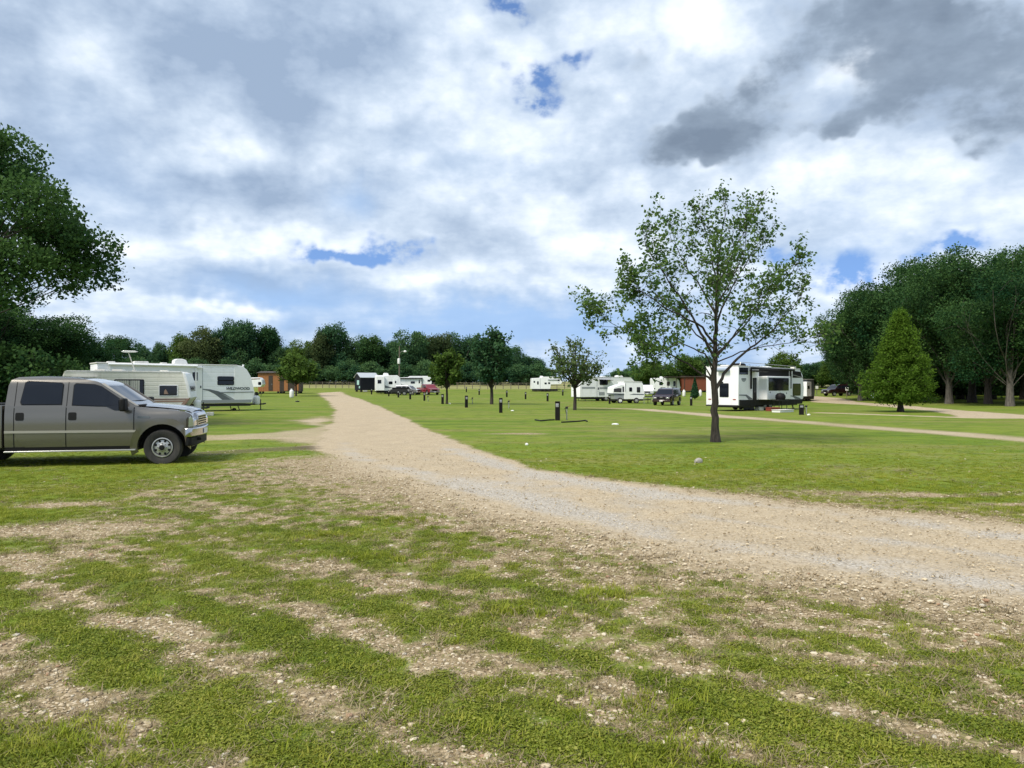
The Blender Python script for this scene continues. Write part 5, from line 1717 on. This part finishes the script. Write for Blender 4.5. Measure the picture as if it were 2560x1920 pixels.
V = far_trailer('white trailer nose just visible behind the long white trailer at left', 590, 108, 8, 3.75, 2.8, 'fifth')
V.window(3.15, 3.5, 1.75, 2.1, -1)
V.side('stripe', [(.1, 2.42), (.1, 2.56), (3.4, 2.66), (3.4, 2.56)], -1, M['brown_stripe'])
V = far_trailer('white trailer under a brown porch roof behind the maroon SUV', 1634, 124, 4, 4.7, 2.75, 'flat')
V.window(1.0, 1.5, 1.6, 2.1, -1); V.window(2.3, 2.7, 1.5, 2.1, -1); V.window(3.4, 3.7, 1.4, 2.2, -1)
V.ac(1.4, 2.1, 2.75, .7, .3)
MB().prism([(1.9, 2.86), (5.0, 2.86), (5.0, 2.96), (1.9, 3.0)], -2.6, 1.4).build('porch_roof', M['dark_wood'], V.root)
for x in (2.1, 3.5, 4.9): MB().box(x - .05, x + .05, -2.5, -2.4, 0, 2.86).build('porch_post', M['dark_wood'], V.root)
c = at(2006, 86)
V = far_trailer('dark grey trailer with a white slide-out, right of the new white trailer', 2006, 86, 55, 6.2, 2.55, 'flat', mat='slate')
V.box('slide_out', .2, 2.4, -1.65, -1.15, .6, 2.3, M['white'], .03)
MB().prism(rrect(.5, 1.5, 1.45, 1.85, .04), -1.665, -1.64).build('slide_window', M['glass'], V.root)
V.window(3.6, 4.4, 1.3, 2.2, -1)
V.box('roof_cap', 0, 5.4, -1.22, 1.22, 2.55, 2.62, M['white_old'])
V.side('skirt', [(.1, .2), (.1, .6), (5.6, .6), (5.6, .2)], -1, M['skirt'], t=.01)
# ------------------------------------------------------------------ sheds, cabins, pedestals, fence, pole, small things
def cabin(name, label, px, D, yaw, L, W, H, wall, roofmat, pitch=.0, board=.28):
    c = at(px, D)
    root = empty(name, c, R(yaw))
    root.location = Vector(c) + Vector((-math.sin(R(yaw)), math.cos(R(yaw)), 0)) * W / 2
    tag(root, label, 'cabin')
    z0 = .35
    MB().box(0.03, L - .03, -W / 2 + .03, W / 2 - .03, z0, H).build('wall', wall, root)
    # vertical boards, each its own piece
    n = max(3, int(L / board))
    bmesh_ = None
    for i in range(n):
        x = i * L / n
        if bmesh_ is None:
            o = MB().box(.012, L / n - .012, -W / 2 - .012, -W / 2 + .03, z0, H).build('board', wall, root)
            bmesh_ = o.data
        else:
            o = link_mesh('board', bmesh_, root)
        o.location = (x, 0, (i * 7 % 3) * .004)
    if pitch > 0:
        MB().prism([(-W / 2, H), (W / 2, H), (0, H + pitch)], 0.03, L - .03, 'x').build('gable', wall, root)
        for s in (-1, 1):
            MB().prism([(0, H + pitch + .02), (s * (W / 2 + .2), H - .10), (s * (W / 2 + .2), H - .02), (0, H + pitch + .10)], -.12, L + .12, 'x').build('roof', roofmat, root)
    else:
        MB().prism([(-W / 2 - .25, H + .02), (W / 2 + .25, H + .30), (W / 2 + .25, H + .40), (-W / 2 - .25, H + .12)], -.2, L + .2, 'x').build('roof', roofmat, root)
    m = MB()
    for x in np.linspace(.3, L - .3, max(2, int(L / 2))):
        for y in (-W / 2 + .3, W / 2 - .3):
            m.box(x - .15, x + .15, y - .15, y + .15, -.15, z0)
    m.build('footing', M['black_metal'], root)
    return root


r_ = cabin('wooden_cabin', 'orange cedar cabin with a dark door behind the bushy green tree', 645, 126, 5, 3.6, 2.6, 3.45, M['orange_wood'], M['dark_wood'])
d = MB().box(1.75, 2.45, -1.36, -1.30, .5, 3.05).build('door', M['dark_wood'], r_)
MB().box(2.30, 2.36, -1.40, -1.36, 1.5, 1.7).build('handle', M['galv'], d)
MB().box(.85, 1.2, -1.36, -1.30, 1.75, 1.98).build('wall_sign', M['dark_wood'], r_)
r_ = cabin('wooden_cabin', 'lower dark cabin with orange shutters, beside the orange cedar cabin', 699, 126, 5, 3.5, 2.4, 2.55, M['dark_wood'], M['dark_wood'])
for x in (.75, 2.55): MB().box(x, x + .62, -1.26, -1.20, .5, 2.3).build('shutter', M['orange_wood'], r_)
r_ = cabin('shed', 'black gabled shed with grey metal roof left of the far white trailers', 901, 136, 36, 3.6, 2.6, 2.75, M['shed_black'], M['metal_roof'], .75)
MB().box(-.03, .04, -.75, .15, 1.35, 2.2).build('window', M['teal_glass'], r_)
MB().cyl((-.04, -.9, .9), (.04, -.9, .9), .22).build('round_sign', M['teal_glass'], r_)
MB().box(.5, 1.3, -1.5, -1.36, .1, .35).build('step', M['white_old'], r_)
r_ = cabin('wooden_cabin', 'red-brown board cabin behind the lawn tree trunk, left half', 1706, 134, 2, 4.6, 3.0, 2.75, M['red_wood'], M['dark_wood'])
r_ = cabin('wooden_cabin', 'red-brown board cabin partly hidden by the new white trailer', 1772, 134, 2, 4.6, 3.0, 2.75, M['red_wood'], M['dark_wood'])


def propane_thing(px, py, D, label, h=1.15, r=.28):
    root = empty('propane_tank', at(px, D), 0)
    tag(root, label, 'propane tank', 'standing propane tanks')
    MB().lathe([(r * .6, -.02), (r * .95, .08), (r, .2), (r, h * .72), (r * .85, h * .86), (r * .4, h * .95), (.02, h * .97)], (0, 0, 0), 'z', 18).build('cylinder', M['propane'], root, angle=45)
    MB().lathe([(r * .42, h * .93), (r * .42, h * 1.08), (.02, h * 1.08)], (0, 0, 0), 'z', 12).build('collar', M['propane'], root)


propane_thing(729, 0, 100, 'white propane cylinder standing before the cabin shutters at left')
propane_thing(1710, 0, 112, 'white propane cylinder left of the thin dark evergreen', 1.0, .24)
propane_thing(1751, 0, 112, 'white propane cylinder right of the thin dark evergreen', 1.0, .24)

# thin evergreen by the red cabin
g = np.random.default_rng(77)
tb = Tubes()
tb.add([[0, 0, -.2], [0, 0, 1.2], [0, 0, 2.7]], [.09, .06, .01], 7)
n = 2600
z = g.uniform(.25, 2.95, n)
rad = .62 * np.clip((3.0 - z) / 2.4, 0.06, 1) * np.sqrt(g.uniform(.1, 1, n)) * np.clip(z / .6, .3, 1)
a = g.uniform(0, 6.28, n)
pts = np.stack([rad * np.cos(a), rad * np.sin(a), z], 1)
add_tree('evergreen', (tb.mesh('trunk'), leaf_mesh('crown', pts, .11 * g.uniform(.6, 1.4, n), g.uniform(0, .6, n), g, .2, 1.6)), at(1737, 98), 'thin dark evergreen in front of the red-brown cabins', leaf=LEAF_FAR)


# --- power pedestals: black posts with a grey socket box, along the sites
def make_pedestal():
    root = empty('power_pedestal')
    MB().box(-.11, .11, -.10, .10, -.2, .90).build('post', M['pedestal'], root, .012)
    MB().prism([(-.13, .90), (.13, .90), (.10, .945), (-.10, .945)], -.12, .12).build('cap', M['pedestal'], root, .008)
    b = MB().box(-.075, .075, -.135, -.10, .66, .84).build('socket_box', M['grey_box'], root, .008)
    MB().box(-.05, .05, -.145, -.135, .72, .80).build('socket_lid', M['slate_light'], b, .004)
    return root


PED = make_pedestal()
spots = [((1394, 1051), None, 'nearest black power pedestal, beside a standpipe and black hoses'), ((1252, 1032), None, 'black power pedestal, second nearest in the row along the road'),
         ((1166, 1019), None, 'black power pedestal, third nearest in the row along the road'), ((1106.5, 1010), None, 'black power pedestal just left of the olive-green tree trunk'),
         ((1061, 1002), None, 'black power pedestal standing before the red pickup'), ((1025.5, 0), 91, 'black power pedestal standing before the silver car'),
         ((996, 0), 102, 'black power pedestal before the black utility trailer'), ((972, 0), 112, 'black power pedestal near the left end of the far white trailer'),
         ((929, 0), 124, 'small black power pedestal before the black shed'), ((1369, 0), 87, 'black power pedestal below the far fifth-wheel trailer'),
         ((1314, 0), 96, 'black power pedestal left of the far fifth-wheel trailer'), ((1267, 0), 108, 'black power pedestal right of the vase-shaped tree'),
         ((1198, 0), 122, 'small black power pedestal seen behind the vase-shaped tree'), ((1166, 0), 138, 'farthest black power pedestal between the two dark lawn trees'),
         ((1407, 0), 118, 'black power pedestal at the right end of the far fifth-wheel trailer'), ((1728, 0), 73, 'black power pedestal right of the maroon SUV'),
         ((1524, 0), 79, 'black power pedestal at the left end of the hybrid camper'), ((2003.5, 1037), None, 'stout black power pedestal at the front corner of the new white trailer')]
for i, (pp, D, lab) in enumerate(spots):
    o = PED if i == 0 else copy_tree(PED)
    x, y = gp(*pp) if D is None else at(pp[0], D)[:2]
    o.location = (x, y, gz(x, y))
    o.rotation_euler = (0, 0, math.atan2(x, y) * -1 + .15 * ((i % 3) - 1))
    if i == len(spots) - 1: o.scale = (1.15, 1.15, .66)
    tag(o, lab, 'pedestal', 'black power pedestals at the camp sites')


def standpipe(px, py, D, label, h=.55):
    x, y = gp(px, py) if D is None else at(px, D)[:2]
    root = empty('standpipe', (x, y, gz(x, y)), .6)
    tag(root, label, 'standpipe', 'water standpipes')
    MB().cyl((0, 0, -.15), (0, 0, h), .028, None, 8).build('pipe', M['galv'], root)
    MB().box(-.05, .05, -.04, .06, h - .06, h + .05).cyl((0, .05, h), (0, .16, h - .06), .022, None, 8).build('spout', M['black_metal'], root, .01)
    MB().cyl((0, 0, h + .04), (.14, -.10, h + .10), .012, None, 6).build('handle', M['red_plastic'], root)
    MB().path([(0, .15, h - .07), (.10, .17, h * .5), (.16, .16, .02)], .014, 6).build('hose', M['black'], root)


standpipe(1417, 1050, None, 'water standpipe right of the nearest power pedestal', .62)
standpipe(1272, 1021, None, 'water standpipe near the second nearest pedestal')
standpipe(1181, 1009, None, 'water standpipe near the third nearest pedestal')
standpipe(2016, 1036, None, 'dark water standpipe beside the stout pedestal at the new trailer', .5)
standpipe(1070, 0, 80, 'water standpipe next to the pedestal before the red pickup', .55)

def hose(label, rows):
    pts = []
    for px, py in rows:
        x, y = gp(px, py)
        pts.append((x, y, gz(x, y) + .03))
    p0 = Vector(pts[0])
    o = MB().path([tuple(Vector(p) - p0) for p in pts], .035, 8).build('black_hose', M['black'], None)
    o.location = p0
    tag(o, label, 'hose', 'black hoses on the grass')


hose('black hose lying on the grass left of the nearest pedestal', [(1338, 1051), (1352, 1053.5), (1372, 1051.5), (1386, 1051)])
hose('black hose lying on the grass right of the nearest pedestal', [(1404, 1057), (1425, 1056), (1448, 1054.5), (1464, 1052.5), (1468, 1055)])


def rock(name, label, px, py, s, mat, seed, flat=.6, cat='stone'):
    g = np.random.default_rng(seed)
    bm = bmesh.new()
    bmesh.ops.create_icosphere(bm, subdivisions=2, radius=1.0)
    f = g.normal(size=(4, 3))
    for v in bm.verts:
        k = 1 + .16 * sum(math.sin(float(np.dot(f[i], v.co)) * 2.2 + i) for i in range(4)) / 2
        v.co *= k
        v.co.z *= flat
    m = MB.__new__(MB)
    m.bm = bm
    o = m.build(name, mat, None, angle=25)
    x, y = gp(px, py)
    o.location = (x, y, gz(x, y) + s * flat * .55)
    o.scale = (s, s * .8, s)
    tag(o, label, cat, kind='thing')


rock('rock', 'pale rock on the lawn in front of the open-crowned tree', 1746, 1157, .10, M['pale_stone'], 1, .7)
rock('paper_scrap', 'white scrap on the grass between the hose and the lawn tree', 1537, 1062, .15, M['litter'], 2, .3, 'litter')
rock('paper_scrap', 'tiny white scrap at the road edge below the row of pedestals', 1317, 1113, .05, M['litter'], 3, .8, 'litter')
rock('plastic_cap', 'small white cap on the grass right of the third nearest pedestal', 1281, 1028, .11, M['litter'], 4, .5, 'litter')
rock('paper_scrap', 'white scrap beside the stout pedestal at the new trailer', 2022, 1038, .09, M['litter'], 5, .6, 'litter')
rock('earth_clod', 'dark clod on the grass right of the trailer lettering', 744, 1005, .22, M['black_metal'], 6, .4, 'clod')
rock('plastic_cap', 'white cap by the trunk of the olive-green tree', 1124, 1010, .12, M['litter'], 7, .6, 'litter')


# --- pipe fence along the far field
def build_fence(label, x0, x1, D0, D1, n):
    c = at((x0 + x1) / 2, (D0 + D1) / 2)
    root = empty('rail_fence', c)
    tag(root, label, 'fence')
    P = []
    for i in range(n):
        t = i / (n - 1)
        p = at(x0 + (x1 - x0) * t, D0 + (D1 - D0) * t) - c
        P.append(p)
    pm = None
    for p in P:
        if pm is None:
            o = MB().cyl((0, 0, -.4), (0, 0, 1.35), .07, None, 8).build('post', M['fence_wood'], root)
            pm = o.data
        else:
            o = link_mesh('post', pm, root)
        o.location = p
    for zr in (.45, .85, 1.25):
        m = MB()
        for a, b in zip(P[:-1], P[1:]):
            m.cyl((a.x, a.y, a.z + zr), (b.x, b.y, b.z + zr), .035, None, 6)
        m.build('rail', M['fence_wood'], root)


build_fence('long rail fence before the treeline, left of the black shed', 560, 905, 152, 156, 22)
build_fence('rail fence before the treeline behind the middle pedestals', 1085, 1450, 156, 152, 20)

# --- utility pole with lamp
c = at(998, 142)
up = empty('utility_pole', c)
tag(up, 'wooden utility pole with lamp and transformer behind the far white trailers', 'utility pole')
MB().cyl((0, 0, -.3), (.05, 0, 8.6), .15, .10, 10).build('pole', M['pole_wood'], up)
MB().lathe([(.05, 5.2), (.24, 5.25), (.26, 5.4), (.26, 6.1), (.22, 6.25), (.05, 6.3)], (-.02, -.32, 0), 'z', 14).build('transformer', M['litter'], up)
lm = MB().path([(.05, 0, 7.2), (.5, -.3, 7.6), (1.1, -.5, 7.7)], .035).build('lamp_arm', M['galv'], up)
MB().lathe([(.02, 7.40), (.25, 7.45), (.30, 7.60), (.12, 7.78), (.02, 7.80)], (1.2, -.52, 0), 'z', 14).build('lamp_head', M['litter'], lm)

# --- pale sign posts at the lane
for px, D, lab in ((2042, 118, 'small white sign on a post at the far end of the lane'), (2117, 104, 'small white sign on a post by the dark parked car')):
    c = at(px, D)
    s_ = empty('sign_post', c)
    tag(s_, lab, 'sign')
    MB().box(-.04, .04, -.04, .04, -.2, 1.0).build('post', M['fence_wood'], s_)
    MB().box(-.22, .22, -.06, -.04, .95, 1.4).build('sign_board', M['litter'], s_, .01)
c = at(2192, 100)
tn = empty('white_tarp', c)
tag(tn, 'white tarp leaning among the trunks behind the conical tree', 'tarp')
MB().prism([(-.7, 0), (.6, 0), (.25, 1.2), (-.1, 1.5)], -.5, .5).build('tarp_sheet', M['litter'], tn, .05)
# ------------------------------------------------------------------ grass, weeds and loose gravel as real geometry
def tuft_material(name, c0, c1, c2):
    mat = bpy.data.materials.new(name)
    mat.use_nodes = True
    nb = NB(mat.node_tree)
    b = nb.n['Principled BSDF']
    r = nb.new('ShaderNodeObjectInfo').outputs['Random']
    pos = nb.new('ShaderNodeNewGeometry').outputs['Position']
    big = nb.noise(pos, 0.9, 3, .6)
    t = nb.m('MULTIPLY_ADD', nb.m('SUBTRACT', big, .5), 1.3, r)
    col = nb.ramp(t, [(0.0, c0), (0.5, c1), (1.0, c2)])
    nb.put(b.inputs['Base Color'], col)
    b.inputs['Roughness'].default_value = .6
    b.inputs['Specular IOR Level'].default_value = .2
    tr = nb.new('ShaderNodeBsdfTranslucent')
    nb.put(tr.inputs[0], col)
    mx = nb.new('ShaderNodeMixShader')
    mx.inputs[0].default_value = .3
    nb.l.new(b.outputs[0], mx.inputs[1])
    nb.l.new(tr.outputs[0], mx.inputs[2])
    nb.l.new(mx.outputs[0], nb.n['Material Output'].inputs[0])
    return mat


def stone_material():
    mat = bpy.data.materials.new('loose_gravel')
    mat.use_nodes = True
    nb = NB(mat.node_tree)
    b = nb.n['Principled BSDF']
    r = nb.new('ShaderNodeObjectInfo').outputs['Random']
    nb.put(b.inputs['Base Color'], nb.ramp(r, [(0.0, (.22, .165, .095)), (.35, (.38, .30, .19)), (.7, (.52, .435, .30)), (1.0, (.60, .53, .41))]))
    b.inputs['Roughness'].default_value = .85
    return mat


TUFT = tuft_material('grass_blades', (.135, .178, .012), (.236, .284, .020), (.335, .336, .050))
WEED = tuft_material('weed_leaves', (.122, .164, .022), (.210, .254, .030), (.290, .298, .057))
STRAW = tuft_material('dry_stems', (.19, .145, .08), (.30, .24, .14), (.40, .33, .20))
STONE = stone_material()


def blade_clump(seed, n, h, spread, w, lean=.5):
    g = np.random.default_rng(seed)
    V, F = [], []
    for i in range(n):
        a = g.uniform(0, 6.28)
        r = spread * math.sqrt(g.random())
        bx, by = r * math.cos(g.uniform(0, 6.28)), r * math.sin(g.uniform(0, 6.28))
        hh = h * g.uniform(.45, 1.15)
        ln = hh * lean * g.uniform(.2, 1.4)
        dx, dy = math.cos(a), math.sin(a)
        px, py = -dy * w * g.uniform(.6, 1.2), dx * w * g.uniform(.6, 1.2)
        k = len(V)
        V += [(bx - px, by - py, -.005), (bx + px, by + py, -.005), (bx + dx * ln * .4 + px * .8, by + dy * ln * .4 + py * .8, hh * .6), (bx + dx * ln * .4 - px * .8, by + dy * ln * .4 - py * .8, hh * .6),
              (bx + dx * ln + px * .1, by + dy * ln + py * .1, hh), (bx + dx * ln - px * .1, by + dy * ln - py * .1, hh)]
        F += [(k, k + 1, k + 2, k + 3), (k + 3, k + 2, k + 4, k + 5)]
    return np_mesh('clump', V, F)


def weed_clump(seed, n, h, spread, s):
    g = np.random.default_rng(seed)
    V, F = [], []
    for i in range(n):
        r = spread * math.sqrt(g.random())
        a = g.uniform(0, 6.28)
        c = np.array([r * math.cos(a), r * math.sin(a), h * g.uniform(.25, 1.0) * (1 - .5 * r / spread)])
        t = g.normal(size=3); t[2] *= .4; t /= np.linalg.norm(t)
        nn = g.normal(size=3) * .5 + np.array([0, 0, 1.0]); nn -= t * np.dot(nn, t); nn /= np.linalg.norm(nn)
        b = np.cross(nn, t)
        z = s * g.uniform(.6, 1.4)
        k = len(V)
        V += [tuple(c - t * z * .6), tuple(c + b * z * .4 + nn * z * .1), tuple(c + t * z * .6), tuple(c - b * z * .4 + nn * z * .1)]
        F += [(k, k + 1, k + 2, k + 3)]
    return np_mesh('clump', V, F)


def pebble_mesh(seed):
    g = np.random.default_rng(seed)
    bm = bmesh.new()
    bmesh.ops.create_icosphere(bm, subdivisions=1, radius=1.0)
    for v in bm.verts:
        v.co *= float(g.uniform(.72, 1.15))
        v.co.z *= .5
    bmesh.ops.scale(bm, vec=(1, float(g.uniform(.6, .9)), 1), verts=bm.verts)
    me = bpy.data.meshes.new('stone')
    bm.to_mesh(me)
    bm.free()
    return me


def scatter(name, label, cat, meshes, mat, pts, scales, lift=0.0):
    """one object whose points carry copies of small meshes (geometry nodes)"""
    n = len(pts)
    g = np.random.default_rng(len(name) + n)
    pick = g.integers(0, len(meshes), n)
    me = bpy.data.meshes.new(name)
    me.vertices.add(n)
    z = terrain(pts[:, 0], pts[:, 1]) + lift
    me.vertices.foreach_set('co', np.column_stack([pts, z]).astype(np.float32).ravel())
    for nm, typ, arr in (('sc', 'FLOAT', scales), ('rz', 'FLOAT', g.uniform(0, 6.283, n)), ('pick', 'INT', pick)):
        at_ = me.attributes.new(nm, typ, 'POINT')
        at_.data.foreach_set('value', np.asarray(arr, np.int32 if typ == 'INT' else np.float32))
    o = link_mesh(name, me)
    tag(o, label, cat, kind='stuff')
    src = []
    for k, m in enumerate(meshes):
        if not m.materials: m.materials.append(mat)
        src.append(bpy.data.objects.new(name + '_source', m))
    ng = bpy.data.node_groups.new(name, 'GeometryNodeTree')
    ng.interface.new_socket('Geometry', in_out='INPUT', socket_type='NodeSocketGeometry')
    ng.interface.new_socket('Geometry', in_out='OUTPUT', socket_type='NodeSocketGeometry')
    gi, go = ng.nodes.new('NodeGroupInput'), ng.nodes.new('NodeGroupOutput')
    join = ng.nodes.new('GeometryNodeJoinGeometry')
    L = ng.links.new
    def attr(nm, typ):
        nd = ng.nodes.new('GeometryNodeInputNamedAttribute')
        nd.data_type = typ
        nd.inputs[0].default_value = nm
        return nd.outputs[0]
    comb = ng.nodes.new('ShaderNodeCombineXYZ')
    L(attr('rz', 'FLOAT'), comb.inputs[2])
    for k, s in enumerate(src):
        oi = ng.nodes.new('GeometryNodeObjectInfo')
        oi.inputs['Object'].default_value = s
        oi.inputs['As Instance'].default_value = True
        cmp_ = ng.nodes.new('FunctionNodeCompare')
        cmp_.data_type = 'INT'
        cmp_.operation = 'EQUAL'
        ins = [i for i in cmp_.inputs if i.type == 'INT']
        L(attr('pick', 'INT'), ins[0])
        ins[1].default_value = k
        iop = ng.nodes.new('GeometryNodeInstanceOnPoints')
        L(gi.outputs[0], iop.inputs['Points'])
        L(cmp_.outputs[0], iop.inputs['Selection'])
        L(oi.outputs['Geometry'], iop.inputs['Instance'])
        L(comb.outputs[0], iop.inputs['Rotation'])
        L(attr('sc', 'FLOAT'), iop.inputs['Scale'])
        L(iop.outputs[0], join.inputs[0])
    L(join.outputs[0], go.inputs[0])
    o.modifiers.new('scatter', 'NODES').node_group = ng
    return o


def field_points(g, n, d0, d1, power=1.0, half=.80):
    """points on the ground in the wedge in front of the camera, denser near it"""
    t = g.random(n)
    D = (d0 ** (1 - power) + t * (d1 ** (1 - power) - d0 ** (1 - power))) ** (1 / (1 - power)) if power != 1 else d0 * (d1 / d0) ** t
    x = g.uniform(-half, half, n) * (D + .8)
    return np.column_stack([x, D])


def build_cover():
    g = np.random.default_rng(5)
    P = field_points(g, 260000, 1.5, 30, .35)
    gr, rd, mu, cr = masks(P[:, 0], P[:, 1])
    fine = fbm(P[:, 0], P[:, 1], .16, 3, 91)
    fade = 1 - sstep(P[:, 1], 9, 29)
    dens = np.clip(.06 + (gr - .22) * 1.05 + (fine - .5) * 1.5, 0, .74) * (fade ** 1.3) * (1 - sstep(rd, .3, .7))
    keep = g.random(len(P)) < dens
    G, D = P[keep], P[keep, 1]
    gk = gr[keep]
    kind = g.random(len(G))
    verge = sstep(G[:, 0], -6.5, -5) * sstep(.61 * G[:, 0] + .79 * G[:, 1], 12, 9)
    is_weed = kind < (.12 + .60 * verge)
    size = (.50 + .50 * gk) * g.uniform(.6, 1.25, len(G)) * (1 - .45 * sstep(D, 8, 26))
    tufts = [blade_clump(i, 30, .022, .070, .0028, 1.5) for i in range(5)] + [blade_clump(9, 18, .042, .05, .0030, 1.1)]
    weeds = [weed_clump(20 + i, 34, .030, .072, .0125) for i in range(4)]
    scatter('lawn_grass', 'short green grass blades growing over the lawn and verge', 'grass', tufts, TUFT, G[~is_weed], size[~is_weed])
    scatter('weeds', 'low leafy weeds growing among the grass of the verge', 'weeds', weeds, WEED, G[is_weed], size[is_weed])
    # a few taller tufts
    cl = [gp(60, 1880), gp(1330, 1530), gp(1700, 1890), gp(820, 1340), gp(1010, 1300), gp(1500, 1490), gp(150, 1850), gp(930, 1395), gp(1650, 1760)]
    T = np.concatenate([np.column_stack([c[0] + g.normal(0, .22, 46), c[1] + g.normal(0, .10, 46)]) for c in cl])
    scatter('tall_grass', 'taller bright tufts of grass in the verge', 'grass', [blade_clump(40 + i, 20, .055, .05, .0032, 1.3) for i in range(3)], TUFT, T, g.uniform(.6, 1.1, len(T)))
    # dry stems where the cover is thin
    S = field_points(g, 60000, 1.5, 16, .2)
    gr, rd, mu, cr = masks(S[:, 0], S[:, 1])
    k = g.random(len(S)) < np.clip(.75 - np.abs(gr - .40) * 1.8, 0, .8) * (1 - .95 * rd) * .45
    scatter('dry_grass', 'dry straw-coloured stems lying in the thin cover', 'dry grass', [blade_clump(60 + i, 14, .028, .07, .0028, 2.2) for i in range(3)], STRAW, S[k], g.uniform(.6, 1.4, k.sum()))
    # loose stones
    Q = field_points(g, 170000, 1.5, 20, .1)
    gr, rd, mu, cr = masks(Q[:, 0], Q[:, 1])
    k = g.random(len(Q)) < np.clip(1.0 - gr * 1.5, .02, 1) * np.where(rd > .6, .5, 1.0) * np.clip(1.15 - Q[:, 1] / 22, .15, 1)
    Q, rdk = Q[k], rd[k]
    sz = .0076 * np.exp(g.normal(0, .45, len(Q))) * np.where(rdk > .6, .8, 1.0) * (1 + .03 * Q[:, 1])
    scatter('loose_gravel', 'loose pale gravel scattered over the bare strips and road edge', 'gravel', [pebble_mesh(80 + i) for i in range(5)], STONE, Q, np.clip(sz, .003, .03), .003)
    # the larger stones, one by one, bedded in the ground
    ms = [pebble_mesh(120 + i) for i in range(6)]
    cols = [pmat('stone_%s' % n, c, .85, bump=.5, scale=20) for n, c in (('buff', (.50, .42, .31)), ('pale', (.54, .49, .40)), ('rust', (.38, .24, .15)))]
    B = field_points(g, 2200, 2.9, 8.5, .3, .72)
    gr, rd, mu, cr = masks(B[:, 0], B[:, 1])
    B = B[(gr < .5) & (rd < .6)][:290]
    for i, (x, y) in enumerate(B):
        o = link_mesh('stone', ms[i % 6], GROUND, cols[i % 3] if i < 6 else None)
        o.location = (x, y, gz(x, y) + .004)
        s = float(.016 * math.exp(g.normal(0, .35)) + .004)
        o.scale = (s, s, s * .9)
        o.rotation_euler = (g.uniform(-.2, .2), g.uniform(-.2, .2), g.uniform(0, 6.28))


build_cover()
